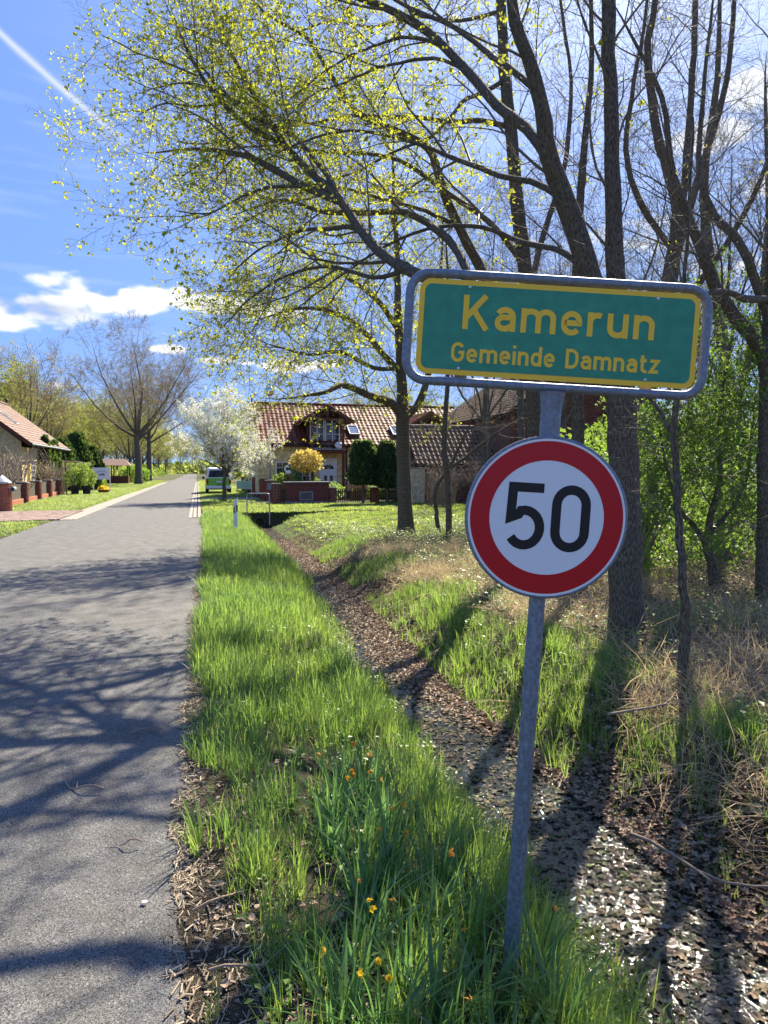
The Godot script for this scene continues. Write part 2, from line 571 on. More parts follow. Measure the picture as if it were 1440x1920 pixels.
func ground(x: float, z: float) -> float:
	var f := -z
	var y := 0.0
	if x > 0.0 and f < 30.4:
		var c := ditch_mid(f)
		var fall := lerpf(0.22, 0.08, smoothstep(3.0, 20.0, f))
		var wob := 0.12 * patch.get_noise_2d(f * 6.0, 3.0)
		var bed := -0.68
		var u := x - c
		if u < 0.0:
			y = -fall * smoothstep(0.05, c - 1.0, x)
			y = lerpf(y, bed, smoothstep(-1.0 + wob, -0.42 + wob, u))
		else:
			var back := -0.16 + 0.16 * smoothstep(3.0, 11.0, x)
			y = lerpf(bed, back, smoothstep(0.40 - 0.18 * smoothstep(4.0, 9.0, f) + wob, 1.75 + wob * 1.5, u))
		y += 0.035 * patch.get_noise_2d(x * 9.0, z * 9.0) * smoothstep(0.2, 0.8, x)
	if x > 3.4 and f < 34.0:
		y += 0.10 * patch.get_noise_2d(x * 2.0, z * 2.0) * smoothstep(3.4, 6.0, x)
	if x < -5.6:
		y += 0.05 * patch.get_noise_2d(x * 1.5, z * 1.5) * smoothstep(-5.6, -7.0, x)
	return y

func on_drive(x: float, f: float) -> bool:
	return x < -4.9 and f > 26.9 + 0.5 * sin(x) and f < 33.2 + 0.5 * (x + 8.0) * (0.0 if x < -8.0 else 0.25)

func build_ground() -> void:
	var xs := []
	for q in [-900.0, -400.0, -200.0, -100.0, -60.0, -40.0, -30.0, -24.0, -20.0, -17.0, -15.0, -13.0, -11.5, -10.0, -9.0, -8.0, -7.0, -6.3, -5.8, -5.4, -5.12]:
		xs.append(q)
	var x := -0.4
	while x < 7.0:
		xs.append(x)
		x += 0.1 if x < 4.2 else 0.25
	for q in [7.5, 8.0, 9.0, 10.0, 11.0, 12.5, 14.0, 16.0, 18.0, 21.0, 25.0, 30.0, 40.0, 60.0, 100.0, 200.0, 400.0, 900.0]:
		xs.append(q)
	var zs := [300.0, 60.0, 20.0, 10.0]
	var z := 5.0
	while z > -29.9:
		zs.append(z)
		z -= 0.22
	for q in [-30.0, -30.35, -30.45, -31.0, -32.0, -33.5, -35.0, -37.0, -39.0, -42.0, -46.0, -50.0, -55.0, -60.0, -70.0, -85.0, -100.0, -130.0, -170.0, -230.0, -320.0, -500.0, -900.0, -1800.0]:
		zs.append(q)
	var g := G.new()
	var nx := xs.size()
	for zz in zs:
		for xx in xs:
			var y := ground(xx, zz)
			if xx > -5.2 and xx < -0.15:
				y = -0.03
			var e := 0.06
			var nn := Vector3(ground(xx - e, zz) - ground(xx + e, zz), 2.0 * e, ground(xx, zz - e) - ground(xx, zz + e)).normalized()
			var f: float = -zz
			var lawn := Color(0.10, 0.125, 0.03)
			var soil := Color(0.12, 0.095, 0.062)
			var straw := Color(0.19, 0.145, 0.085)
			var k := lawn
			if xx > -0.5 and f < 30.4:
				k = soil
				if xx > 2.9:
					k = soil.lerp(straw, clampf(0.55 + patch.get_noise_2d(xx * 3.0, zz * 3.0), 0.0, 1.0))
				k = k.lerp(lawn, smoothstep(17.0, 22.0, f + (xx - 5.0) * 0.8) * smoothstep(3.0, 3.8, xx))
				if xx < 0.35:
					k = soil.lerp(straw, 0.5 + 0.4 * patch.get_noise_2d(xx * 8.0, zz * 8.0))
			elif xx < -4.9 and xx > -5.35 and f < 70.0:
				k = Color(0.2, 0.16, 0.11)
			elif xx > 16.0 and f < 40.0:
				k = straw.lerp(lawn, 0.6)
			g.col = k
			g.vert(Vector3(xx, y, zz), nn)
	for j in zs.size() - 1:
		for i in nx - 1:
			var a := j * nx + i
			g.ix.append_array(PackedInt32Array([a, a + nx, a + 1, a + 1, a + nx, a + nx + 1]))
	setting("ground", g, M.soil)
	# the asphalt, with a ragged edge where it meets the verge
	g = G.new()
	var f := -6.0
	var rows := 0
	var cols := 6
	while f < 700.0:
		var far_t := smoothstep(27.3, 27.5, f)
		var l := lerpf(-5.0 + 0.05 * patch.get_noise_1d(f * 12.0), -4.3, far_t)
		var r := lerpf(road_edge(f), -0.39, far_t)
		for i in cols:
			var t := i / float(cols - 1)
			g.vert(Vector3(lerpf(l, r, t), 0.012 * (1.0 - pow(2.0 * t - 1.0, 6.0)), -f), UP)
		rows += 1
		f += 0.07 if f < 8.0 else (0.2 if f < 27.2 else (0.05 if f < 27.6 else 8.0))
	for j in rows - 1:
		for i in cols - 1:
			var a := j * cols + i
			g.ix.append_array(PackedInt32Array([a, a + cols, a + 1, a + 1, a + cols, a + cols + 1]))
	setting("road", g, M.asphalt)
	# rows of pavers along both edges of the street further on
	var bed := G.new()
	bed.box(Vector3(-4.69, -0.05, -77.5), Vector3(0.76, 0.1, 100.0))
	bed.box(Vector3(-0.13, -0.05, -77.5), Vector3(0.52, 0.1, 100.0))
	var strip := setting("paved_edge", bed, M.joint_sand)
	var p := G.new()
	p.box(Vector3.ZERO, Vector3(0.128, 0.06, 0.29), Basis.IDENTITY, 0.008)
	var where := []
	for row in 8:
		var rx: float = -5.0 + 0.155 * row if row < 5 else -0.32 + 0.17 * (row - 5)
		var zz := -27.5
		while zz > -110.0:
			zz -= 0.305
			where.append(Transform3D(Basis(UP, rng.randf_range(-0.02, 0.02)), Vector3(rx + rng.randf_range(-0.004, 0.004), -0.018 + rng.randf_range(0.0, 0.006), zz + (0.15 if row % 2 else 0.0))))
	many("paver", p.mesh(), M.paver, where, strip)
	# the brick drive that leaves the road on the left
	var db := G.new()
	db.box(Vector3(-9.2, -0.04, -30.0), Vector3(8.2, 0.08, 6.2))
	var drive := setting("brick_driveway", db, M.joint_sand)
	where = []
	var tints := []
	p = G.new()
	p.box(Vector3.ZERO, Vector3(0.2, 0.05, 0.098), Basis.IDENTITY, 0.006)
	for i in 44:
		for j in 60:
			var px := -13.2 + i * 0.19
			var fz := 27.0 + j * 0.105
			if on_drive(px, fz):
				where.append(Transform3D(Basis(UP, rng.randf_range(-0.05, 0.05)), Vector3(px + (0.1 if j % 2 else 0.0), 0.02 + rng.randf_range(-0.004, 0.006), -fz)))
				var s := rng.randf_range(0.75, 1.2)
				tints.append(Color(0.40 * s, 0.27 * s, 0.21 * s) if rng.randf() < 0.7 else Color(0.42 * s, 0.35 * s, 0.29 * s))
	many("brick", p.mesh(), M.path_brick, where, drive, tints)
	# pale sandy drive on the right, up to the gate of the yellow house
	g = G.new()
	g.box(Vector3(2.1, -0.035, -45.3), Vector3(3.9, 0.09, 3.4))
	setting("sandy_driveway", g, M.concrete)
	# water standing in the ditch
	g = G.new()
	f = -3.0
	rows = 0
	while f < 30.4:
		var c := ditch_mid(f)
		for i in 2:
			g.vert(Vector3(c - 0.75 + 1.5 * i, -0.655, -f), UP)
		rows += 1
		f += 0.4
	for j in rows - 1:
		var a := j * 2
		g.ix.append_array(PackedInt32Array([a, a + 2, a + 1, a + 1, a + 2, a + 3]))
	setting("ditch_water", g, M.ditch_water)
	g = G.new()
	g.box(Vector3(2.5, -0.36, -30.52), Vector3(2.3, 0.72, 0.16), Basis.IDENTITY, 0.02)
	g.lathe([Vector2(0.24, -0.1), Vector2(0.24, 0.12), Vector2(0.19, 0.12), Vector2(0.19, -0.2)], 16, Vector3(2.5, -0.42, -30.42), Basis(Vector3.RIGHT, PI / 2))
	tag(put("culvert_headwall", g, M.dark_concrete), "dark concrete headwall with pipe where the ditch ends below the rail", "culvert")

# ---------------------------------------------------------------- grass and litter
func blade(g: G, p: Vector3, az: float, h: float, w: float, lean: float, segs := 3) -> void:
	var d := Vector3(cos(az), 0, sin(az))
	var s := Vector3(-sin(az), 0, cos(az))
	var first := g.v.size()
	for i in segs + 1:
		var t := i / float(segs)
		var q := p + UP * h * (t - 0.35 * lean * t * t) + d * lean * h * t * t
		var nn := (-d + UP * (0.3 + lean * 1.4 * t)).normalized()
		var ww := w * (1.0 - t * t) * 0.5
		if i == segs:
			g.vert(q, nn)
		else:
			g.vert(q - s * ww, nn)
			g.vert(q + s * ww, nn)
	for i in segs - 1:
		var a := first + i * 2
		g.ix.append_array(PackedInt32Array([a, a + 2, a + 1, a + 1, a + 2, a + 3]))
	var b := first + (segs - 1) * 2
	g.ix.append_array(PackedInt32Array([b, b + 2, b + 1]))

func tuft(blades: int, h: float, w: float, spread: float, lean: float) -> ArrayMesh:
	var g := G.new()
	for i in blades:
		var a := rng.randf() * TAU
		var r := sqrt(rng.randf()) * spread
		blade(g, Vector3(cos(a) * r, -0.02, sin(a) * r), a + rng.randf_range(-1.2, 1.2), h * rng.randf_range(0.5, 1.1), w * rng.randf_range(0.7, 1.25), lean * rng.randf_range(0.2, 1.3))
	return g.mesh()

func spot(x: float, z: float, s: float, tilt := 0.12) -> Transform3D:
	var b := Basis(UP, rng.randf() * TAU) * Basis(Vector3.RIGHT, rng.randf_range(-tilt, tilt))
	return Transform3D(b.scaled(Vector3.ONE * s), Vector3(x, ground(x, z), z))

func leaf_shape(lobed: bool) -> ArrayMesh:
	var g := G.new()
	var rim := []
	var m := 11
	for i in m:
		var a := TAU * i / m
		var r := 0.5 * (1.0 if not lobed else (1.0 if i % 2 == 0 else 0.55))
		rim.append(Vector3(cos(a) * r, 0.10 * sin(a * 2.0 + 0.6) + 0.12 * absf(sin(a)) , sin(a) * r * 0.7))
	for i in m:
		g.tri(Vector3.ZERO, rim[(i + 1) % m], rim[i])
	return g.mesh()

func grassland() -> void:
	var verge := tag(thing("verge_grass", "long green grass on the verge between the road and the ditch", "grass"), "", "", "", "stuff")
	var fresh := []
	var young := []
	var dry := []
	for k in 3:
		fresh.append([])
		young.append([])
	var f := 0.6
	while f < 30.2:
		var dens := 420.0 / (1.0 + f * 0.10)
		var c := ditch_mid(f)
		var n := int(dens * 0.25 * (c - 0.45))
		for i in n:
			var x := rng.randf_range(road_edge(f) + 0.04, c - 0.30)
			var z := -(f + rng.randf() * 0.25)
			var q := patch.get_noise_2d(x * 5.0, z * 5.0)
			var edge := smoothstep(0.0, lerpf(0.3, 0.2, smoothstep(2.0, 4.5, f)), x - road_edge(f) + q * 0.35)
			if f < 3.2 and x < 0.06 + 0.2 * (3.2 - f) + 0.3 * q or x > 0.42 and x < 1.22 and f > 1.9 and f < 4.2 and absf(x - 0.82) < 0.42 - 0.1 * q and i % 4:
				edge *= 0.12
			if rng.randf() > edge * clampf(0.95 + q * 0.9, 0.45, 1.0):
				continue
			if x > c - 0.5 and rng.randf() < 0.5:
				continue
			var s := rng.randf_range(0.65, 1.2) * lerpf(0.55, 1.0, edge) * (1.0 + 0.5 * q)
			if rng.randf() < 0.35 + patch.get_noise_2d(x * 2.0 + 40.0, z * 2.0) * 0.9 + 0.4 * smoothstep(1.0, 1.7, x):
				young[i % 3].append(spot(x, z, s, 0.2))
			else:
				fresh[i % 3].append(spot(x, z, s, 0.2))
			if rng.randf() < 0.1:
				dry.append(spot(x, z, s * 0.8, 0.5))
		f += 0.25
	for k in 3:
		many("grass_blades", tuft(11, 0.25, 0.0075, 0.06, 0.55), M.grass, fresh[k], verge)
		many("young_blades", tuft(11, 0.28, 0.0075, 0.06, 0.6), M.young_grass, young[k], verge)
	many("dry_blades", tuft(7, 0.2, 0.006, 0.06, 1.1), M.straw, dry, verge)
	# far bank: clumps between bare leaf-strewn ground
	var bank := tag(thing("bank_grass", "patchy green grass along the woodland side of the ditch", "grass"), "", "", "", "stuff")
	var straws := []
	var greens := [[], [], []]
	var low := []
	f = 1.2
	while f < 30.0:
		var c := ditch_mid(f)
		for i in int(330.0 / (1.0 + f * 0.07)):
			var x := c + 0.5 + pow(rng.randf(), 1.9) * 6.5
			var z := -(f + rng.randf() * 0.3)
			var u := x - c
			var q := patch.get_noise_2d(x * 2.6 + 9.0, z * 2.6)
			var belt := exp(-pow((u - 1.15 - 0.5 * (1.0 - smoothstep(3.8, 5.5, f)) - q * 0.6) / 0.5, 2.0))
			if rng.randf() < belt * smoothstep(-0.3, 0.1, q + 0.1) and f < 20.0:
				greens[i % 3].append(spot(x, z, rng.randf_range(0.6, 1.15), 0.2))
			elif f < 17.0 and rng.randf() < 0.4 * smoothstep(0.7, 1.5, u) * clampf(0.7 - q, 0.15, 1.0):
				straws.append(spot(x, z, rng.randf_range(0.6, 1.3), 0.9))
			elif rng.randf() < 0.12 + 0.5 * smoothstep(15.0, 20.0, f):
				low.append(spot(x, z, rng.randf_range(0.35, 0.7) * (1.0 if f < 16.0 else 0.75), 0.3))
		f += 0.3
	for k in 3:
		many("grass_blades", tuft(12, 0.28, 0.007, 0.07, 0.5), M.young_grass if k else M.grass, greens[k], bank)
	many("straw_blades", tuft(18, 0.3, 0.006, 0.13, 1.9), M.straw, straws, bank)
	many("low_blades", tuft(9, 0.22, 0.007, 0.09, 0.7), M.grass, low, bank)
	# lawns: short and bright
	var lawn := tag(thing("mown_grass", "short bright grass in front of the yellow house", "grass"), "", "", "", "stuff")
	var spots := [[], []]
	for i in 15000:
		var x := rng.randf_range(0.2, 15.0)
		var z := -rng.randf_range(19.0, 44.0)
		if -z < 30.4 and (x < ditch_mid(-z) + 1.0 or -z + (x - 5.0) * 0.8 < 18.5):
			continue
		if x < 3.4 and z < -43.5 or z < -37.6 and x > 3.7:
			continue
		spots[i % 2].append(spot(x, z, rng.randf_range(0.6, 1.3) * (1.0 + 0.6 * patch.get_noise_2d(x * 2.0, z * 2.0))))
	for k in 2:
		many("lawn_blades", tuft(16, 0.11, 0.012, 0.13, 0.7), M.lawn_grass if k else M.young_grass, spots[k], lawn)
	lawn = tag(thing("left_lawn", "short bright grass between the street and the left brick-pillared fence", "grass"), "", "", "", "stuff")
	spots = [[], []]
	for i in 26000:
		var x := -5.0 - rng.randf() * 7.5 * (1.0 if i % 2 else 0.6)
		var z := -rng.randf_range(15.0, 120.0)
		if on_drive(x, -z) or x < -9.2 and z < -34.0 and z > -58.0:
			continue
		if x > -5.25 + 0.35 * patch.get_noise_2d(x * 3.0, z * 3.0) and rng.randf() < 0.8:
			continue
		spots[i % 2].append(spot(x, z, rng.randf_range(0.7, 1.3) * (1.0 if z > -60.0 else 1.7)))
	for i in 5000:
		var x := rng.randf_range(0.15, 4.0)
		var z := -rng.randf_range(47.5, 120.0)
		spots[i % 2].append(spot(x, z, rng.randf_range(0.8, 1.8)))
	for k in 2:
		many("lawn_blades", tuft(14, 0.1, 0.014, 0.15, 0.7), M.lawn_grass if k else M.young_grass, spots[k], lawn)
	litter()
	woodland_floor()

func litter() -> void:
	var lobed := leaf_shape(true)
	var plain := leaf_shape(false)
	var bed := []
	var bt := []
	var dry := []
	var dt := []
	for i in 24000:
		var f := 0.8 + pow(rng.randf(), 1.35) * 29.0
		var c := ditch_mid(f)
		var u := rng.randf_range(-0.55, 0.62)
		var q := patch.get_noise_2d((c + u) * 6.0 + 70.0, f * 6.0)
		if rng.randf() > 0.92 + q * 0.5:
			continue
		var p := Vector3(c + u, maxf(ground(c + u, -f), -0.662) + 0.006 + rng.randf() * 0.012, -f)
		var b := Basis(UP, rng.randf() * TAU) * Basis(Vector3.RIGHT, rng.randf_range(-0.35, 0.35))
		bed.append(Transform3D(b.scaled(Vector3(1, 0.6, 1) * lerpf(0.018, 0.085, pow(rng.randf(), 1.8))), p))
		var s := rng.randf_range(0.3, 1.35)
		bt.append([Color(0.16, 0.115, 0.07) * s, Color(0.15, 0.135, 0.10) * s, Color(0.08, 0.07, 0.05) * s, Color(0.19, 0.14, 0.08) * s, Color(0.10, 0.12, 0.045) * s][rng.randi() % 5])
	for i in 30000:
		var f := 0.9 + pow(rng.randf(), 1.3) * 24.0
		var c := ditch_mid(f)
		var x := c + 0.45 - 0.75 * smoothstep(4.0, 9.0, f) * rng.randf() + absf(rng.randfn(0.0, 0.5)) if i % 3 else c + 1.2 + rng.randf() * 7.0
		var b := Basis(UP, rng.randf() * TAU) * Basis(Vector3.RIGHT, rng.randf_range(-0.7, 0.7))
		dry.append(Transform3D(b.scaled(Vector3.ONE * rng.randf_range(0.035, 0.085)), Vector3(x, maxf(ground(x, -f), -0.65) + 0.014 + rng.randf() * 0.02, -f)))
		var s := rng.randf_range(0.55, 1.25)
		dt.append([Color(0.29, 0.19, 0.115) * s, Color(0.24, 0.135, 0.075) * s, Color(0.34, 0.26, 0.175) * s][rng.randi() % 3])
	var o := tag(thing("wet_leaves", "wet matted leaves and scum on the ditch bed, glinting in the sun", "leaves"), "", "", "", "stuff")
	many("leaf_mat", lobed, M.wet_litter, bed, o, bt)
	o = tag(thing("dry_leaves", "dry brown leaves fallen under the trees and on the bank", "leaves"), "", "", "", "stuff")
	many("fallen_leaves", lobed, M.litter, dry, o, dt)
	# chips, straw and bits of bark between the asphalt and the grass
	var chip := G.new()
	chip.box(Vector3.ZERO, Vector3(1.0, 0.1, 0.13), Basis.IDENTITY, 0.02)
	var chips := []
	var ct := []
	for i in 22000:
		var f := 1.2 + pow(rng.randf(), 2.0) * 16.0
		var x := road_edge(f) + (rng.randf() * 0.5 if f < 3.0 else absf(rng.randfn(0.0, 0.1))) - 0.05
		var b := Basis(UP, rng.randf() * TAU) * Basis(Vector3.BACK, rng.randf_range(-0.3, 0.3))
		chips.append(Transform3D(b.scaled(Vector3(1.0, rng.randf_range(0.5, 1.5), rng.randf_range(0.4, 2.2)) * pow(rng.randf(), 3.0) * 0.04 + Vector3.ONE * 0.004), Vector3(x, maxf(ground(x, -f), 0.0 if x < road_edge(f) else -1.0) + 0.008, -f)))
		var s := rng.randf_range(0.25, 1.4)
		ct.append(Color(0.36, 0.27, 0.18) * s if rng.randf() < 0.7 else Color(0.5, 0.42, 0.28) * s)
	o = tag(thing("bark_chips", "brown bark chips and straw along the ragged edge of the asphalt", "debris"), "", "", "", "stuff")
	many("chips", chip.mesh(), M.litter, chips, o, ct)
	chips = []
	ct = []
	for i in 450:
		var f := 1.0 + pow(rng.randf(), 2.0) * 5.5
		var x := road_edge(f) + rng.randf_range(0.05, 1.1)
		chips.append(Transform3D((Basis(UP, rng.randf() * TAU) * Basis(Vector3.RIGHT, rng.randf_range(-0.5, 0.5))).scaled(Vector3.ONE * rng.randf_range(0.02, 0.045)), Vector3(x, ground(x, -f) + 0.02, -f)))
		var s := rng.randf_range(0.6, 1.2)
		ct.append(Color(0.34, 0.24, 0.16) * s)
	many("fallen_leaves", plain, M.litter, chips, o, ct)

func arc_stem(g: G, p: Vector3, az: float, h: float, reach: float, r: float) -> void:
	var d := Vector3(cos(az), 0, sin(az))
	var pts := []
	var rad := []
	for i in 6:
		var t := i / 5.0
		pts.append(p + d * reach * t + UP * (h * (2.2 * t - 1.7 * t * t)) + Vector3(rng.randf_range(-0.02, 0.02), 0, rng.randf_range(-0.02, 0.02)))
		rad.append(r * (1.0 - 0.7 * t))
	g.tube(pts, rad, 4)

func woodland_floor() -> void:
	# arching dead stems, brambles and young herbs under the trees
	var g := G.new()
	for i in 26:
		arc_stem(g, Vector3(rng.randf_range(-0.5, 0.5), -0.03, rng.randf_range(-0.5, 0.5)), rng.randf() * TAU, rng.randf_range(0.15, 0.55), rng.randf_range(0.3, 0.9), 0.0035)
	var stems := []
	var herbs := [[], []]
	for i in 420:
		var x := rng.randf_range(3.6, 15.0)
		var f := rng.randf_range(2.6, 21.0)
		if x < 4.2 and f > 8.0 or f + (x - 5.0) * 0.8 > 19.0:
			continue
		stems.append(spot(x, -f, rng.randf_range(0.5, 1.1), 0.1))
	var o := tag(thing("dead_stems", "tangle of dead stems and brambles on the woodland floor", "undergrowth"), "", "", "", "stuff")
	many("stems", g.mesh(), M.pale_twig, stems, o)
	for i in 6500:
		var f := rng.randf_range(2.0, 24.0)
		var x := ditch_mid(f) + 0.9 + pow(rng.randf(), 0.8) * 13.0
		var q := patch.get_noise_2d(x * 2.2 + 30.0, f * 2.2)
		if q < -0.02 and rng.randf() < 0.85:
			continue
		herbs[i % 2].append(spot(x, -f, rng.randf_range(0.6, 1.5) * (0.8 if x < 4.0 else 1.0), 0.3))
	for i in 1900:
		var f := 1.3 + pow(rng.randf(), 1.5) * 28.0
		var x := ditch_mid(f) - 0.55 + rng.randfn(0.0, 0.09) if i % 3 else rng.randf_range(0.2, 1.6)
		herbs[i % 2].append(spot(x, -f, rng.randf_range(0.4, 0.8), 0.3))
	o = tag(thing("woodland_herbs", "small light green herbs sprouting through the leaves under the trees", "undergrowth"), "", "", "", "stuff")
	for k in 2:
		many("herb_leaves", herb(), M.bush_leaf if k else M.young_grass, herbs[k], o)

func herb() -> ArrayMesh:
	var g := G.new()
	for i in 13:
		var a := rng.randf() * TAU
		var r := rng.randf_range(0.02, 0.12)
		var h := rng.randf_range(0.03, 0.2)
		var p := Vector3(cos(a) * r, h, sin(a) * r)
		g.xf = Transform3D((Basis(UP, -a) * Basis(Vector3.BACK, rng.randf_range(-0.6, 0.5))).scaled(Vector3.ONE * rng.randf_range(0.03, 0.055)), p)
		leaflet(g)
	g.xf = Transform3D.IDENTITY
	return g.mesh()

# a small folded leaf, one unit long along +x
func leaflet(g: G) -> void:
	var a := Vector3.ZERO
	var b := Vector3(0.5, 0.08, 0.33)
	var c := Vector3(1.0, -0.06, 0.0)
	var d := Vector3(0.5, 0.08, -0.33)
	g.tri(a, b, c)
	g.tri(a, c, d)

# ---------------------------------------------------------------- trees
func twig_shape(length: float, shoots: int, thick: float, droop := 0.0) -> Array:
	# returns [twig mesh, leaf mesh]; the twig grows along +y
	var g := G.new()
	var tips := []
	var pts := []
	var rad := []
	var p := Vector3.ZERO
	var d := Vector3.UP
	for i in 5:
		pts.append(p)
		rad.append(thick * (1.0 - i * 0.17))
		p += d * length / 4.0
		d = (d + Vector3(rng.randf_range(-0.2, 0.2), -droop, rng.randf_range(-0.2, 0.2))).normalized()
	g.tube(pts, rad, 3)
	tips.append([pts[4], d])
	for i in shoots:
		var t := (i + 0.7) / shoots * 3.9
		var k := int(t)
		var q: Vector3 = pts[k].lerp(pts[k + 1], t - k)
		var a := i * 2.4 + rng.randf()
		var o := Vector3(cos(a), rng.randf_range(0.5, 1.1), sin(a)).normalized()
		var l := length * rng.randf_range(0.22, 0.5) * (1.15 - t / 6.0)
		var q1 := q + o * l * 0.5
		var o2 := (o + Vector3(rng.randf_range(-0.3, 0.3), 0.25, rng.randf_range(-0.3, 0.3))).normalized()
		var q2 := q1 + o2 * l * 0.5
		g.tube([q, q1, q2], [thick * 0.6, thick * 0.5, thick * 0.35], 3)
		tips.append([q1, o])
		tips.append([q2, o2])
		if i % 2:
			var s := q1 + (o2 + Vector3(rng.randf_range(-0.9, 0.9), 0.2, rng.randf_range(-0.9, 0.9))).normalized() * l * 0.4
			g.tube([q1, s], [thick * 0.45, thick * 0.3], 3)
			tips.append([s, o2])
	return [g.mesh(), tips]

func leaf_cluster_mesh(tips: Array, per: int, size: float, chance := 1.0) -> ArrayMesh:
	var g := G.new()
	for t in tips:
		if rng.randf() > chance:
			continue
		for i in per:
			var d: Vector3 = (t[1] + Vector3(rng.randf_range(-1, 1), rng.randf_range(-1.0, 0.6), rng.randf_range(-1, 1)) * 1.1).normalized()
			var x := d
			var y := x.cross(Vector3(rng.randf_range(-1, 1), rng.randf_range(-1, 1), 0.4)).normalized()
			g.xf = Transform3D(Basis(x, y, x.cross(y)).scaled(Vector3.ONE * size * rng.randf_range(0.6, 1.25)), t[0] + d * size * 0.2)
			leaflet(g)
	g.xf = Transform3D.IDENTITY
	return g.mesh()

class Crown:
	var wood := G.new()
	var twigs := []
	var leafy := []

func along(d: Vector3, roll: float, s: float, at: Vector3) -> Transform3D:
	var x := d.cross(Vector3(0.3, 0.1, 0.9)).normalized()
	var b := Basis(x, d, x.cross(d)) * Basis(UP, roll)
	return Transform3D(b.scaled(Vector3.ONE * s), at)

func sprout(cr: Crown, pts: Array, rad: Array, level: int, o: Dictionary, leaf: float) -> void:
	var seg := []
	var total := 0.0
	for i in pts.size() - 1:
		seg.append(pts[i].distance_to(pts[i + 1]))
		total += seg[i]
	var gap: float = o.gap[level]
	var s: float = total * o.start[level] + rng.randf() * gap
	var roll := rng.randf() * TAU
	while s < total:
		var i := 0
		var q := s
		while i < seg.size() - 1 and q > seg[i]:
			q -= seg[i]
			i += 1
		var t: float = clampf(q / seg[i], 0.0, 1.0)
		var p: Vector3 = pts[i].lerp(pts[i + 1], t)
		var r: float = lerpf(rad[i], rad[i + 1], t)
		var frac := s / total
		var dir: Vector3 = (pts[i + 1] - pts[i]).normalized()
		roll += 2.4 + rng.randf_range(-0.5, 0.5)
		var side := dir.cross(Vector3(0.2, 0.4, 0.9)).normalized().rotated(dir, roll)
		var ang: float = o.angle * rng.randf_range(0.65, 1.2)
		var d: Vector3 = (dir * cos(ang) + side * sin(ang) + UP * o.lift).normalized()
		var l: float = o.len[level] * lerpf(1.0, 0.5, frac) * rng.randf_range(0.55, 1.25)
		var r0 := minf(r * 0.7, l * o.fat + 0.002)
		var n := 6 if level == 0 else 4
		var bp := [p]
		var br := [r0]
		var b := d
		for k in n:
			b = (b + Vector3(rng.randf_range(-1, 1), rng.randf_range(-1, 1), rng.randf_range(-1, 1)) * float(o.bend) + UP * o.lift * 0.35).normalized()
			bp.append(bp[k] + b * l / n)
			br.append(lerpf(r0, r0 * 0.35, (k + 1.0) / n))
		cr.wood.tube(bp, br, 5 if level == 0 else 4)
		if level + 1 < o.gap.size():
			sprout(cr, bp, br, level + 1, o, leaf)
			add_twig(cr, bp[n], b, o, leaf)
		else:
			var m: int = maxi(1, int(l / o.twig_gap))
			for k in m:
				var tt := (k + 0.6) / m * n
				var kk := mini(int(tt), n - 1)
				var tp: Vector3 = bp[kk].lerp(bp[kk + 1], tt - kk)
				var td: Vector3 = (bp[kk + 1] - bp[kk]).normalized()
				var sd := td.cross(Vector3(0.5, 0.1, 0.8)).normalized().rotated(td, k * 2.4 + roll)
				add_twig(cr, tp, (td * 0.7 + sd + UP * 0.15).normalized(), o, leaf)
			add_twig(cr, bp[n], b, o, leaf)
		s += gap * rng.randf_range(0.6, 1.4)

func add_twig(cr: Crown, p: Vector3, d: Vector3, o: Dictionary, leaf: float) -> void:
	var x := along(d, rng.randf() * TAU, o.twig * rng.randf_range(0.65, 1.2), p)
	cr.twigs.append(x)
	if rng.randf() < leaf:
		cr.leafy.append(x)

func smooth_path(raw: Array, base: Vector3, wobble: float, steps := 4) -> Array:
	var p := []
	var r := []
	for i in raw.size() - 1:
		var q := []
		for k in 4:
			var e: Array = raw[clampi(i - 1 + k, 0, raw.size() - 1)]
			q.append(Vector3(e[0], e[1], e[2]) - base)
		for k in steps:
			var t := k / float(steps)
			var w := 0.0 if i == 0 and k == 0 else wobble
			p.append(q[1].cubic_interpolate(q[2], q[0], q[3], t) + Vector3(rng.randf_range(-w, w), 0, rng.randf_range(-w, w)))
			r.append(lerpf(raw[i][3], raw[i + 1][3], t) * (1.0 + rng.randf_range(-0.04, 0.06)))
	var last: Array = raw[raw.size() - 1]
	p.append(Vector3(last[0], last[1], last[2]) - base)
	r.append(last[3])
	return [p, r]

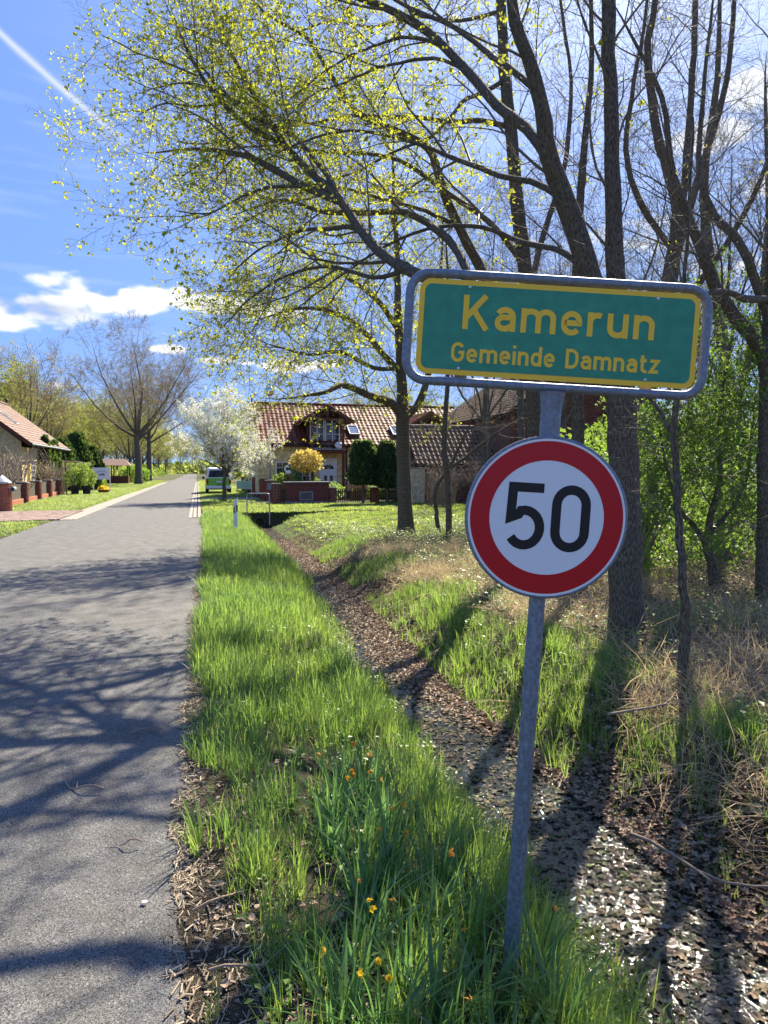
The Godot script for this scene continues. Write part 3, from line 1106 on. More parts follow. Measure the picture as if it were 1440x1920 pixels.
# a tree whose main limbs are given; the smaller branches grow from them
func limbed_tree(called: String, label: String, limbs: Dictionary, o: Dictionary, twig: Array, leaf_mesh: Mesh, leaf_m: Material) -> Node3D:
	var b0: Array = limbs.stem[0]
	var base := Vector3(b0[0], b0[1], b0[2])
	var t := thing(called, label, "tree", base)
	var cr := Crown.new()
	for key in limbs:
		var path := smooth_path(limbs[key], base, 0.012)
		var g := G.new()
		# let every limb run out into a thin tip
		var e: int = path[0].size() - 1
		if path[1][e] > 0.012:
			var run: Vector3 = (path[0][e] - path[0][e - 1]).normalized()
			for k in 3:
				path[0].append(path[0][e + k] + run * path[1][e] * 12.0)
				path[1].append(path[1][e] * [0.7, 0.42, 0.15][k])
				run = (run + UP * 0.12 + Vector3(rng.randf_range(-0.15, 0.15), 0, rng.randf_range(-0.15, 0.15))).normalized()
		if key == "stem":
			# roots spread a little below ground
			path[0].insert(0, path[0][0] - UP * 0.3)
			path[1].insert(0, path[1][0] * 1.25)
		g.tube(path[0], path[1], 14 if limbs[key][0][3] > 0.09 else 8)
		put("trunk" if key == "stem" else "limb", g, o.bark, t)
		var oo := o
		sprout(cr, path[0], path[1], 0, oo, o.leaf.get(key, o.leaf.get("all", 0.0)))
	tag(put("branches", cr.wood, M.twig_bark, t), "", "", "", "stuff")
	many("twigs", twig[0], M.twig_bark, cr.twigs, t)
	if cr.leafy.size():
		many("leaves", leaf_mesh, leaf_m, cr.leafy, t)
	return t

# a free-grown tree: a trunk that divides into rising limbs
func grown_tree(called: String, label: String, at: Vector3, h: float, trunk_h: float, r: float, limb_n: int, spread: float, o: Dictionary, twig: Array, leaf_mesh: Mesh, leaf_m: Material, group := "") -> Node3D:
	var t := thing(called, label, "tree", at, 0.0, group)
	var cr := Crown.new()
	var g := G.new()
	var tp := [Vector3(0, -0.3, 0), Vector3.ZERO, Vector3(0.03, 0.6, 0.0), Vector3(rng.randf_range(-0.1, 0.1), trunk_h * 0.6, 0), Vector3(rng.randf_range(-0.15, 0.15) + o.get("shift", 0.0), trunk_h, rng.randf_range(-0.1, 0.1)), Vector3(rng.randf_range(-0.05, 0.05) * h, lerpf(trunk_h, h, 0.45), rng.randf_range(-0.05, 0.05) * h), Vector3(rng.randf_range(-0.6, 0.6), h * 0.93, rng.randf_range(-0.6, 0.6))]
	var tr := [r * 1.7, r * 1.35, r * 1.05, r * 0.95, r * 0.85, r * 0.3, r * 0.04]
	g.tube(tp, tr, 10)
	put("trunk", g, o.bark, t)
	sprout(cr, tp.slice(4), tr.slice(4), 0, o, o.leaf.all)
	for i in limb_n:
		var a := TAU * i / limb_n + rng.randf_range(-0.4, 0.4)
		var up := rng.randf_range(o.get("low", 0.35), 1.0)
		var p: Vector3 = tp[4] + UP * rng.randf_range(-0.25, 0.5) * trunk_h * 0.3
		var l := (h - trunk_h) * rng.randf_range(0.75, 1.0)
		var d := Vector3(cos(a) * spread, up, sin(a) * spread).normalized()
		var lp := [p]
		var lr := [r * 0.42]
		for k in 6:
			lp.append(lp[k] + d * l / 6.0)
			lr.append(r * 0.42 * pow(1.0 - (k + 1) / 6.5, 1.25))
			d = (d + UP * 0.1 + Vector3(rng.randf_range(-1, 1), rng.randf_range(-1, 1), rng.randf_range(-1, 1)) * 0.2).normalized()
		var lg := G.new()
		lg.tube(lp, lr, 7)
		put("limb", lg, o.bark, t)
		sprout(cr, lp, lr, 0, o, o.leaf.all)
	tag(put("branches", cr.wood, o.get("twig_bark", o.bark), t), "", "", "", "stuff")
	many("twigs", twig[0], o.get("twig_bark", o.bark), cr.twigs, t)
	if cr.leafy.size():
		many("leaves", leaf_mesh, leaf_m, cr.leafy, t)
	return t

# ---------------------------------------------------------------- lettering
func arc(cx: float, cy: float, rx: float, ry: float, a0: float, a1: float, n := 10) -> Array:
	var p := []
	for i in n + 1:
		var a := deg_to_rad(lerpf(a0, a1, i / float(n)))
		p.append(Vector2(cx + rx * cos(a), cy + ry * sin(a)))
	return p

func V(x: float, y: float) -> Vector2:
	return Vector2(x, y)

# strokes of a letter, ten units high: [width, [[path, closed], ...]]
func glyph(ch: String) -> Array:
	match ch:
		"K": return [7.6, [[[V(0.8, 0), V(0.8, 10)], false], [[V(1.0, 3.5), V(6.4, 10)], false], [[V(2.9, 5.9), V(6.9, 0)], false]]]
		"a": return [6.0, [[arc(3.0, 4.3, 2.2, 2.0, 155, 0) + [V(5.2, 0)], false], [[V(5.2, 4.1), V(2.6, 4.1)] + arc(2.6, 2.45, 1.75, 1.65, 90, 270) + [V(3.4, 0.8), V(5.2, 1.9)], false]]]
		"m": return [10.0, [[[V(0.8, 0), V(0.8, 7.1)], false], [arc(2.9, 4.5, 2.1, 1.8, 180, 0) + [V(5.0, 0)], false], [arc(7.1, 4.5, 2.1, 1.8, 180, 0) + [V(9.2, 0)], false]]]
		"n": return [6.0, [[[V(0.8, 0), V(0.8, 7.1)], false], [arc(3.0, 4.3, 2.2, 2.0, 180, 0) + [V(5.2, 0)], false]]]
		"u": return [6.0, [[[V(0.8, 7.1)] + arc(3.0, 2.8, 2.2, 2.0, 180, 360), false], [[V(5.2, 7.1), V(5.2, 0)], false]]]
		"e": return [6.0, [[[V(0.9, 3.6), V(5.15, 3.6)] + arc(3.0, 4.2, 2.15, 2.1, 0, 180) + arc(3.0, 2.9, 2.15, 2.1, 180, 325), false]]]
		"r": return [4.2, [[[V(0.8, 0), V(0.8, 7.1)], false], [arc(2.9, 4.3, 2.1, 2.0, 180, 62), false]]]
		"G": return [7.4, [[arc(3.7, 6.3, 2.9, 2.9, 28, 180) + arc(3.7, 3.7, 2.9, 2.9, 180, 360) + [V(6.6, 4.9), V(4.1, 4.9)], false]]]
		"i": return [1.6, [[[V(0.8, 0), V(0.8, 7.1)], false], [[V(0.8, 8.5), V(0.8, 10)], false]]]
		"d": return [6.0, [[[V(5.2, 0), V(5.2, 10)], false], [arc(3.0, 4.2, 2.2, 2.1, 0, 180) + arc(3.0, 2.9, 2.2, 2.1, 180, 360), true]]]
		"D": return [7.2, [[[V(0.8, 0.8), V(0.8, 9.2), V(3.0, 9.2)] + arc(3.2, 6.0, 3.2, 3.2, 85, 0) + arc(3.2, 4.0, 3.2, 3.2, 0, -85) + [V(3.0, 0.8)], true]]]
		"t": return [4.2, [[[V(1.5, 9.0)] + arc(3.1, 2.4, 1.6, 1.6, 180, 270, 6) + [V(4.1, 0.8)], false], [[V(0.1, 6.35), V(3.9, 6.35)], false]]]
		"z": return [5.4, [[[V(0.3, 6.3), V(4.7, 6.3), V(0.7, 0.8), V(5.1, 0.8)], false]]]
		"5": return [6.2, [[[V(5.7, 9.3), V(1.0, 9.3), V(0.85, 4.75), V(2.05, 5.25)] + arc(3.0, 3.3, 2.4, 2.6, 105, -145, 16), false]]]
		"0": return [6.0, [[arc(3.0, 7.0, 2.3, 2.3, 0, 180, 14) + arc(3.0, 3.0, 2.3, 2.3, 180, 360, 14), true]]]
	return [3.5, []]

func letters(text: String, wide: float, cap: float, x: float, y: float, z: float, stroke: float, gap: float, m: Material, parent: Node) -> void:
	var total := 0.0
	for ch in text:
		total += glyph(ch)[0] + gap
	total -= gap
	var sx := wide / total
	var sy := cap / 10.0
	var at := x - wide / 2.0
	for ch in text:
		var gl: Array = glyph(ch)
		if gl[1].size():
			var g := G.new()
			var lift := 0.0
			for s in gl[1]:
				var p := []
				for q in s[0]:
					p.append(V(at + q.x * sx, y + q.y * sy))
				g.ribbon(p, stroke, z, z + 0.0008 + lift, s[1])
				lift += 0.0004
			put("digit" if ch in "50" else "letter", g, m, parent)
		at += (gl[0] + gap) * sx

func round_rect(w: float, h: float, r: float, n := 8) -> PackedVector2Array:
	var p := PackedVector2Array()
	for q in [[1, 1, 0], [-1, 1, 90], [-1, -1, 180], [1, -1, 270]]:
		for v in arc(q[0] * (w / 2 - r), q[1] * (h / 2 - r), r, r, q[2], q[2] + 90, n):
			p.append(v)
	return p

func build_sign() -> void:
	var s := thing("town_sign", "green and yellow place-name sign on a leaning grey pole above a round 50 sign", "road sign", Vector3(1.14, -0.28, -2.45))
	s.basis = Basis(UP, deg_to_rad(-14.65)) * Basis(Vector3.BACK, deg_to_rad(-3.44))
	var g := G.new()
	g.tube([Vector3(0, -0.4, 0), Vector3(0, 0.7, 0), Vector3(0, 1.5, 0), Vector3(0, 2.2, 0)], [0.0305, 0.0305, 0.0305, 0.0305], 32, true)
	put("pole", g, M.galvanized_pole, s)
	g = G.new()
	g.lathe([Vector2(0.0, 2.08), Vector2(0.037, 2.08), Vector2(0.0375, 2.1), Vector2(0.0375, 2.3), Vector2(0.043, 2.355), Vector2(0.047, 2.372), Vector2(0.0, 2.372)], 32)
	put("sleeve", g, M.galvanized, s)
	# the tube frame round the panel
	var rim := round_rect(1.10, 0.392, 0.075, 10)
	var path := []
	var rad := []
	for i in rim.size() + 1:
		var q := rim[i % rim.size()]
		path.append(Vector3(q.x, q.y, 0))
		rad.append(0.0168)
	path.append(path[1])
	rad.append(0.0168)
	g = G.new()
	g.xf = Transform3D(Basis.IDENTITY, Vector3(0, 2.584, 0))
	g.tube(path, rad, 20)
	var frame := put("frame", g, M.galvanized, s)
	for x in [-0.345, 0.0, 0.345]:
		for y in [-1.0, 1.0]:
			if x == 0.0 and y < 0.0:
				continue
			g = G.new()
			g.box(Vector3(x, 2.584 + y * 0.182, -0.004), Vector3(0.045 if x else 0.2, 0.034, 0.006), Basis.IDENTITY, 0.001)
			put("clip", g, M.galvanized, frame)
	g = G.new()
	g.xf = Transform3D(Basis.IDENTITY, Vector3(0, 2.584, 0))
	g.prism(round_rect(1.03, 0.345, 0.042), 0.012, 0.0165)
	var panel := put("border", g, M.sign_yellow, s)
	g = G.new()
	g.xf = Transform3D(Basis.IDENTITY, Vector3(0, 2.584, 0))
	g.prism(round_rect(0.992, 0.307, 0.026), 0.0165, 0.0175)
	put("panel", g, M.sign_green, panel)
	letters("Kamerun", 0.705, 0.124, 0.0, 2.584 - 0.004, 0.0175, 0.0205, 1.5, M.sign_yellow, panel)
	letters("Gemeinde Damnatz", 0.766, 0.071, -0.003, 2.584 - 0.124, 0.0175, 0.0118, 1.5, M.sign_yellow, panel)
	for x in [-0.345, 0.345]:
		for y in [-0.148, 0.148]:
			g = G.new()
			g.lathe([Vector2(0.0, 0.0055), Vector2(0.004, 0.005), Vector2(0.0065, 0.002), Vector2(0.0065, 0.0)], 12, Vector3(x + 0.012 * signf(y), 2.584 + y, 0.0178), Basis(Vector3.RIGHT, PI / 2))
			put("bolt", g, M.bolt, panel)
	# the round sign
	var b := Basis(Vector3.RIGHT, PI / 2)
	var at := Vector3(0, 1.907, 0.052)
	g = G.new()
	g.lathe([Vector2(0.0, 0.002), Vector2(0.288, 0.002), Vector2(0.293, 0.004), Vector2(0.2965, 0.003), Vector2(0.3, 0.0), Vector2(0.3005, -0.008), Vector2(0.2985, -0.016), Vector2(0.294, -0.018), Vector2(0.2925, -0.006), Vector2(0.0, -0.006)], 96, at, b)
	var disc := put("round_sign", g, M.galvanized, s)
	g = G.new()
	g.lathe([Vector2(0.0, 0.0028), Vector2(0.291, 0.0028), Vector2(0.2912, 0.002)], 96, at, b)
	put("white_face", g, M.sign_white, disc)
	g = G.new()
	g.lathe([Vector2(0.2105, 0.003), Vector2(0.2107, 0.0036), Vector2(0.2815, 0.0036), Vector2(0.2817, 0.003)], 96, at, b)
	put("red_ring", g, M.sign_red, disc)
	letters("5", 0.149, 0.247, -0.0785, 1.907 - 0.122, at.z + 0.0029, 0.0345, 1.5, M.sign_black, disc)
	letters("0", 0.141, 0.247, 0.088, 1.907 - 0.122, at.z + 0.0029, 0.0345, 1.5, M.sign_black, disc)
	for y in [1.75, 2.06]:
		g = G.new()
		g.lathe([Vector2(0.0306, -0.014), Vector2(0.037, -0.014), Vector2(0.037, 0.014), Vector2(0.0306, 0.014)], 24, Vector3(0, y, 0))
		g.box(Vector3(0, y, 0.038), Vector3(0.09, 0.026, 0.012), Basis.IDENTITY, 0.002)
		put("clamp", g, M.galvanized, disc)

func build_delineator() -> void:
	var s := thing("delineator_post", "white roadside marker post with slanted black band and reflector, in the verge grass", "marker post", Vector3(1.08, -0.12, -21.9))
	s.rotation.y = deg_to_rad(-5)
	var w := 0.064
	var pr := func(y0: float, y1: float, y2: float, y3: float) -> G:
		var g := G.new()
		var o := PackedVector2Array([V(-w, y0), V(w, y1), V(w, y3), V(-w, y2)])
		g.prism(o, -0.045, 0.045)
		return g
	put("shaft", pr.call(-0.3, -0.3, 0.60, 0.665), M.post_white, s)
	put("black_band", pr.call(0.60, 0.665, 0.80, 0.865), M.post_black, s)
	put("cap", pr.call(0.80, 0.865, 0.99, 1.06), M.post_white, s)
	var g := G.new()
	g.box(Vector3(0, 0.735, 0.048), Vector3(0.044, 0.17, 0.008), Basis.IDENTITY, 0.002)
	put("reflector", g, M.reflector, s)

func build_rail() -> void:
	var s := thing("tube_rail", "grey bent-tube rail standing over the end of the ditch", "railing", Vector3(2.29, -0.1, -28.5))
	var g := G.new()
	var p := [Vector3(-0.44, -0.3, 0), Vector3(-0.44, 0.86, 0), Vector3(-0.42, 0.94, 0), Vector3(-0.35, 0.96, 0), Vector3(0.35, 0.96, 0), Vector3(0.42, 0.94, 0), Vector3(0.44, 0.86, 0), Vector3(0.44, -0.3, 0)]
	var r := []
	for i in 8: r.append(0.024)
	g.tube(p, r, 10)
	put("hoop", g, M.zinc, s)
	g = G.new()
	g.tube([Vector3(-0.44, 0.62, 0), Vector3(0.44, 0.62, 0)], [0.014, 0.014], 8)
	put("middle_bar", g, M.zinc, s)
	# the small sign board behind it
	s = thing("name_board", "small pale green name board with faint writing on two thin posts by the gate", "sign board", Vector3(2.33, 0, -37.6))
	for x in [-0.4, 0.36]:
		g = G.new()
		g.tube([Vector3(x, -0.2, 0), Vector3(x * 0.94, 1.2, 0)], [0.022, 0.02], 8)
		put("post", g, M.zinc, s)
	g = G.new()
	g.box(Vector3(0, 1.02, 0.03), Vector3(0.74, 0.42, 0.025), Basis.IDENTITY, 0.006)
	var bd := put("board", g, M.board_green, s)
	g = G.new()
	var w := []
	for i in 40:
		w.append(V(-0.08 + i * 0.009, 0.95 + 0.028 * sin(i * 1.15) + 0.012 * sin(i * 0.47)))
	g.ribbon(w, 0.011, 0.043, 0.045)
	w = []
	for i in 34:
		w.append(V(-0.1 + i * 0.009, 1.1 + 0.012 * sin(i * 1.4)))
	g.ribbon(w, 0.008, 0.043, 0.045)
	put("script_lines", g, M.far_green, bd)

# ---------------------------------------------------------------- buildings
func window(parent: Node, at: Vector3, w: float, h: float, cols: int, rows: int, b := Basis.IDENTITY, frame_m: Material = null) -> void:
	var g := G.new()
	g.xf = Transform3D(b, at)
	var e := 0.07
	for s in [-1.0, 1.0]:
		g.box(Vector3(s * (w - e) / 2, 0, 0.02), Vector3(e, h, 0.09), Basis.IDENTITY, 0.008)
		g.box(Vector3(0, s * (h - e) / 2, 0.021), Vector3(w - 2 * e, e, 0.088), Basis.IDENTITY, 0.008)
	for i in range(1, cols):
		g.box(Vector3(-w / 2 + w * i / cols, 0, 0.018), Vector3(0.055 if cols < 3 else 0.035, h - 2 * e, 0.07))
	for i in range(1, rows):
		g.box(Vector3(0, -h / 2 + h * i / rows, 0.012), Vector3(w - 2 * e, 0.035, 0.05))
	var f := put("window", g, frame_m if frame_m else M.white_paint, parent)
	g = G.new()
	g.xf = Transform3D(b, at)
	g.box(Vector3(0, 0, 0.004), Vector3(w - 0.1, h - 0.1, 0.012))
	put("pane", g, M.window_glass, f)

# rows of wavy clay tiles on a slope; a, b the ends of the eave, up the slope vector
func tiles(a: Vector3, b: Vector3, up: Vector3, cols: int, rows: int, wave: float, step: float) -> G:
	var g := G.new()
	var e := b - a
	var nn := e.cross(up).normalized()
	if nn.y < 0.0:
		nn = -nn
	var per := 6
	var flip := e.cross(up).dot(nn) < 0.0
	for r in rows:
		var first := g.v.size()
		var lift := []
		for c in cols:
			lift.append(rng.randf_range(-0.006, 0.008))
		for k in 2:
			for i in cols * per + 1:
				var t := i / float(cols * per)
				var ph := fmod(i, per) / per
				var prof := wave * (sin(ph * TAU) * 0.7 + 0.3 * sin(ph * TAU * 2.0 + 0.8))
				var slope_n := (nn - e.normalized() * wave * 12.0 * cos(ph * TAU)).normalized()
				var vv := (r + (0.0 if k == 0 else 1.06)) / rows
				g.vert(a + e * t + up * minf(vv, 1.0) + nn * (prof + (step if k == 0 else 0.0) + lift[mini(i / per, cols - 1)]), slope_n)
		var m := cols * per + 1
		for i in cols * per:
			var q := first + i
			if flip:
				g.ix.append_array(PackedInt32Array([q, q + 1, q + m, q + 1, q + m + 1, q + m]))
			else:
				g.ix.append_array(PackedInt32Array([q, q + m, q + 1, q + 1, q + m, q + m + 1]))
	return g

func slab(a: Vector3, b: Vector3, up: Vector3, thick: float) -> G:
	var g := G.new()
	var nn := (b - a).cross(up).normalized()
	if nn.y < 0.0:
		nn = -nn
	var d := -nn * thick
	var o := -nn * 0.03
	var c := [a + o, b + o, b + up + o, a + up + o]
	g.poly(c, nn)
	g.poly([c[0] + d, c[1] + d, c[2] + d, c[3] + d], -nn)
	for i in 4:
		var j := (i + 1) % 4
		g.poly([c[i], c[j], c[j] + d, c[i] + d], (c[i] + c[j]) * 0.5 - (c[0] + c[2]) * 0.5)
	return g

func ridge(a: Vector3, b: Vector3, r: float, m: Material, parent: Node) -> void:
	var n := int(a.distance_to(b) / 0.38)
	var g := G.new()
	for i in n:
		var p := a.lerp(b, i / float(n))
		var q := a.lerp(b, (i + 1.05) / float(n))
		g.tube([p, q], [r * 1.06, r * 0.94], 10, true)
	put("ridge_tiles", g, m, parent).set_meta("kind", "stuff")

func brick_pillar(g: G, mortar: G, at: Vector3, w: float, h: float) -> void:
	mortar.box(at + UP * h / 2, Vector3(w - 0.014, h, w - 0.014))
	var n := int(h / 0.077)
	var k := 2 if w < 0.45 else 3
	for j in n:
		var y := (j + 0.5) * h / n
		for side in 4:
			var b := Basis(UP, side * PI / 2)
			for i in k:
				var off := (i + 0.5) / k - 0.5
				var s := rng.randf_range(0.75, 1.2)
				g.col = Color(0.34 * s, 0.10 * s, 0.06 * s)
				g.box(at + UP * y + b * Vector3(off * w + (0.02 if j % 2 else -0.02) * (1.0 if k == 2 else 0.5), 0, w / 2 - 0.02), Vector3(w / k - 0.012, h / n - 0.012, 0.05))

func pillar(label: String, at: Vector3, w: float, h: float, cap_m: Material, group: String, pointed := false, turn := 0.0) -> Node3D:
	var t := thing("brick_pillar", label, "pillar", at, turn, group)
	var g := G.new()
	var mo := G.new()
	brick_pillar(g, mo, Vector3(0, -0.05, 0), w, h)
	put("mortar_core", mo, M.mortar, t)
	put("bricks", g, M.brick, t).set_meta("kind", "stuff")
	g = G.new()
	g.box(Vector3(0, h - 0.01, 0), Vector3(w + 0.1, 0.07, w + 0.1), Basis.IDENTITY, 0.012)
	if pointed:
		g.lathe([Vector2(w * 0.78, h + 0.03), Vector2(0.0, h + 0.34)], 4, Vector3.ZERO, Basis(UP, PI / 4))
	put("cap", g, cap_m, t)
	return t

func yellow_house() -> void:
	var t := thing("yellow_house", "yellow two-storey house with red tiled roof, balcony dormer and white front door", "house", Vector3(11.0, 0, -46))
	# local: x -7.6 .. 7.6, front wall at z = 0, ridge at z = -4.6
	var wall := G.new()
	wall.box(Vector3(0, 1.75, -4.6), Vector3(14.6, 3.5, 9.2))
	for s in [-1.0, 1.0]:
		wall.poly([Vector3(s * 7.3, 3.5, 0), Vector3(s * 7.3, 3.5, -9.2), Vector3(s * 7.3, 6.35, -4.6)], Vector3(s, 0, 0))
	put("wall", wall, M.yellow_render, t)
	var plinth := G.new()
	plinth.box(Vector3(0, 0.18, -4.6), Vector3(14.66, 0.36, 9.26))
	put("plinth", plinth, M.dark_concrete, t)
	var up := Vector3(0, 2.98, -5.0)
	var under := slab(Vector3(-7.6, 3.42, 0.4), Vector3(7.6, 3.42, 0.4), up, 0.14)
	var roof := put("roof", under, M.dark_timber, t)
	put("roof_tiles", tiles(Vector3(-7.6, 3.46, 0.42), Vector3(7.6, 3.46, 0.42), up, 50, 15, 0.022, 0.03), M.roof_tile, roof).set_meta("kind", "stuff")
	put("rear_slope", slab(Vector3(-7.6, 3.42, -9.6), Vector3(7.6, 3.42, -9.6), Vector3(0, 2.98, 5.0), 0.14), M.roof_tile, roof)
	ridge(Vector3(-7.65, 6.46, -4.6), Vector3(7.65, 6.46, -4.6), 0.11, M.roof_tile, roof)
	var g := G.new()
	g.box(Vector3(-7.3, 6.66, -4.6), Vector3(0.1, 0.2, 0.1))
	g.lathe([Vector2(0.0, 7.06), Vector2(0.09, 6.98), Vector2(0.1, 6.9), Vector2(0.05, 6.8), Vector2(0.08, 6.74)], 10, Vector3(-7.3, 0, -4.6))
	put("finial", g, M.timber, roof)
	g = G.new()
	g.tube([Vector3(-7.6, 3.36, 0.46), Vector3(7.6, 3.34, 0.46)], [0.07, 0.07], 10)
	var gut := put("gutter", g, M.dark_timber, t)
	g = G.new()
	g.tube([Vector3(-1.55, 3.3, 0.44), Vector3(-1.55, 3.1, 0.1), Vector3(-1.55, 3.0, 0.07), Vector3(-1.55, 0.1, 0.07)], [0.05, 0.05, 0.05, 0.05], 8)
	put("downpipe", g, M.dark_timber, gut)
	# dormer with balcony
	var d := G.new()
	var dx := -2.95
	d.box(Vector3(dx, 4.15, -0.85), Vector3(2.2, 2.0, 1.7))
	d.poly([Vector3(dx - 1.1, 5.15, 0), Vector3(dx + 1.1, 5.15, 0), Vector3(dx, 5.75, 0)], Vector3.BACK)
	var dm := put("dormer", d, M.dark_timber, t)
	window(dm, Vector3(dx - 0.52, 4.1, 0.02), 0.95, 1.95, 2, 4)
	window(dm, Vector3(dx + 0.48, 4.1, 0.02), 0.98, 1.95, 2, 2)
	for s in [-1.0, 1.0]:
		var a := Vector3(dx + s * 1.72, 4.92, 1.1)
		var b := Vector3(dx + s * 1.72, 4.92, -3.0)
		put("dormer_roof", slab(a, b, Vector3(-s * 1.72, 1.02, 0), 0.1), M.timber, dm)
		put("roof_tiles", tiles(a + Vector3(0, 0.03, 0), b + Vector3(0, 0.03, 0), Vector3(-s * 1.72, 1.02, 0), 14, 6, 0.026, 0.03), M.roof_tile, dm).set_meta("kind", "stuff")
		g = G.new()
		g.box(Vector3(dx + s * 0.86, 5.37, 1.13), Vector3(2.05, 0.2, 0.07), Basis(Vector3.BACK, -s * 0.535), 0.01)
		put("barge_board", g, M.timber, dm)
		g = G.new()
		g.box(Vector3(dx + s * 1.0, 2.55, 1.0), Vector3(0.16, 5.1, 0.16), Basis.IDENTITY, 0.015)
		put("post", g, M.timber, dm)
		g = G.new()
		g.box(Vector3(dx + s * 0.72, 4.75, 1.0), Vector3(0.9, 0.1, 0.1), Basis(Vector3.BACK, -s * 0.75), 0.01)
		put("brace", g, M.timber, dm)
	g = G.new()
	g.box(Vector3(dx, 5.02, 1.0), Vector3(1.84, 0.16, 0.14), Basis.IDENTITY, 0.01)
	g.box(Vector3(dx, 5.35, 1.0), Vector3(0.14, 0.5, 0.12), Basis.IDENTITY, 0.01)
	put("beam", g, M.timber, dm)
	g = G.new()
	g.box(Vector3(dx, 2.98, 0.55), Vector3(2.36, 0.2, 1.12), Basis.IDENTITY, 0.015)
	var bal := put("balcony", g, M.timber, dm)
	g = G.new()
	g.box(Vector3(dx, 3.11, 0.58), Vector3(2.2, 0.05, 1.14))
	put("balcony_floor", g, M.zinc, bal)
	for y in [3.45, 3.8, 4.1]:
		g = G.new()
		g.tube([Vector3(dx - 0.95, y, 1.08), Vector3(dx + 0.95, y, 1.08)], [0.014, 0.014], 6)
		put("rail", g, M.zinc, bal)
	# front door under the balcony
	g = G.new()
	g.box(Vector3(dx + 0.2, 1.4, 0.0), Vector3(1.14, 2.3, 0.12), Basis.IDENTITY, 0.01)
	var door := put("door", g, M.white_paint, t)
	for s in [-1.0, 1.0]:
		for y in [0.75, 1.25]:
			g = G.new()
			g.box(Vector3(dx + 0.2 + s * 0.19, y, 0.066), Vector3(0.2, 0.36, 0.012), Basis.IDENTITY, 0.003)
			put("pane", g, M.window_glass, door)
	var half := PackedVector2Array()
	for q in arc(dx + 0.2, 1.85, 0.36, 0.3, 0, 180, 12):
		half.append(q)
	g = G.new()
	g.prism(half, 0.06, 0.072)
	put("fanlight", g, M.window_glass, door)
	for a in [60.0, 90.0, 120.0]:
		g = G.new()
		var q := deg_to_rad(a)
		g.box(Vector3(dx + 0.2 + 0.18 * cos(q), 1.85 + 0.15 * sin(q), 0.076), Vector3(0.34, 0.02, 0.01), Basis(Vector3.BACK, q))
		put("glazing_bar", g, M.white_paint, door)
	g = G.new()
	g.ball(Vector3(dx + 0.66, 1.35, 0.1), Vector3.ONE * 0.035, 8, 6)
	put("handle", g, M.zinc, door)
	g = G.new()
	g.box(Vector3(dx + 0.2, 0.12, 0.6), Vector3(2.0, 0.24, 1.1), Basis.IDENTITY, 0.02)
	put("doorstep", g, M.concrete, t)
	for w in [[-5.75, 1.75, 0.85, 1.15], [-4.45, 1.62, 1.0, 1.25], [0.8, 1.75, 1.2, 1.2], [4.6, 1.75, 1.2, 1.2]]:
		window(t, Vector3(w[0], w[1], 0.0), w[2], w[3], 2, 3)
		g = G.new()
		g.box(Vector3(w[0], w[1] - w[3] / 2 - 0.04, 0.06), Vector3(w[2] + 0.2, 0.05, 0.16), Basis.IDENTITY, 0.008)
		put("sill", g, M.concrete, t)
	# roof windows
	var rb := Basis(Vector3.RIGHT, -PI / 2 + atan2(2.98, 5.0))
	for x in [-0.85, 2.15]:
		g = G.new()
		g.xf = Transform3D(rb, Vector3(x, 4.42, -1.05) + Vector3(0, 0.03, 0.02))
		for s in [-1.0, 1.0]:
			g.box(Vector3(s * 0.33, 0, 0.02), Vector3(0.08, 1.24, 0.14), Basis.IDENTITY, 0.01)
			g.box(Vector3(0, s * 0.6, 0.02), Vector3(0.58, 0.08, 0.138), Basis.IDENTITY, 0.01)
		var sk := put("roof_window", g, M.zinc, t)
		g = G.new()
		g.xf = Transform3D(rb, Vector3(x, 4.45, -1.03))
		g.box(Vector3(0, 0, 0.03), Vector3(0.6, 1.15, 0.02))
		put("pane", g, M.skylight_glass, sk)
	# second dormer further right
	dx = 4.1
	d = G.new()
	d.box(Vector3(dx, 4.35, -0.9), Vector3(2.0, 1.4, 1.9))
	d.poly([Vector3(dx - 1.0, 5.05, 0.051), Vector3(dx + 1.0, 5.05, 0.051), Vector3(dx, 5.6, 0.051)], Vector3.BACK)
	var d2 := put("dormer", d, M.dark_timber, t)
	for s in [-1.0, 1.0]:
		var a := Vector3(dx + s * 1.35, 4.85, 0.6)
		var b := Vector3(dx + s * 1.35, 4.85, -3.4)
		put("dormer_roof", slab(a, b, Vector3(-s * 1.35, 0.85, 0), 0.1), M.timber, d2)
		put("roof_tiles", tiles(a + Vector3(0, 0.03, 0), b + Vector3(0, 0.03, 0), Vector3(-s * 1.35, 0.85, 0), 14, 6, 0.026, 0.03), M.roof_tile, d2).set_meta("kind", "stuff")
		g = G.new()
		g.box(Vector3(dx + s * 0.68, 5.22, 0.63), Vector3(1.62, 0.18, 0.06), Basis(Vector3.BACK, -s * 0.562), 0.01)
		put("barge_board", g, M.timber, d2)
	g = G.new()
	g.lathe([Vector2(0.0, 6.1), Vector2(0.04, 6.05), Vector2(0.07, 5.96), Vector2(0.03, 5.9), Vector2(0.05, 5.72)], 8, Vector3(dx, 0, 0.63))
	put("finial", g, M.timber, d2)
	window(d2, Vector3(dx, 4.35, 0.07), 1.1, 1.1, 2, 2)
	# the glazing ball on the balcony and the mirror ball on its mast
	g = G.new()
	g.ball(Vector3.ZERO, Vector3.ONE * 0.24, 20, 12)
	var ball := put("white_globe", g, M.globe_white)
	ball.position = Vector3(11.0 - 2.22, 3.375, -45.2)
	tag(ball, "white globe resting on the balcony floor of the yellow house", "globe")
	var mb := thing("mirror_ball", "shiny silver ball on a tall thin mast in front of the tiled roof", "garden ornament", Vector3(4.32, 0, -44.4))
	g = G.new()
	g.tube([Vector3(0, -0.1, 0), Vector3(0, 3.0, 0), Vector3(0, 6.4, 0)], [0.035, 0.03, 0.022], 8)
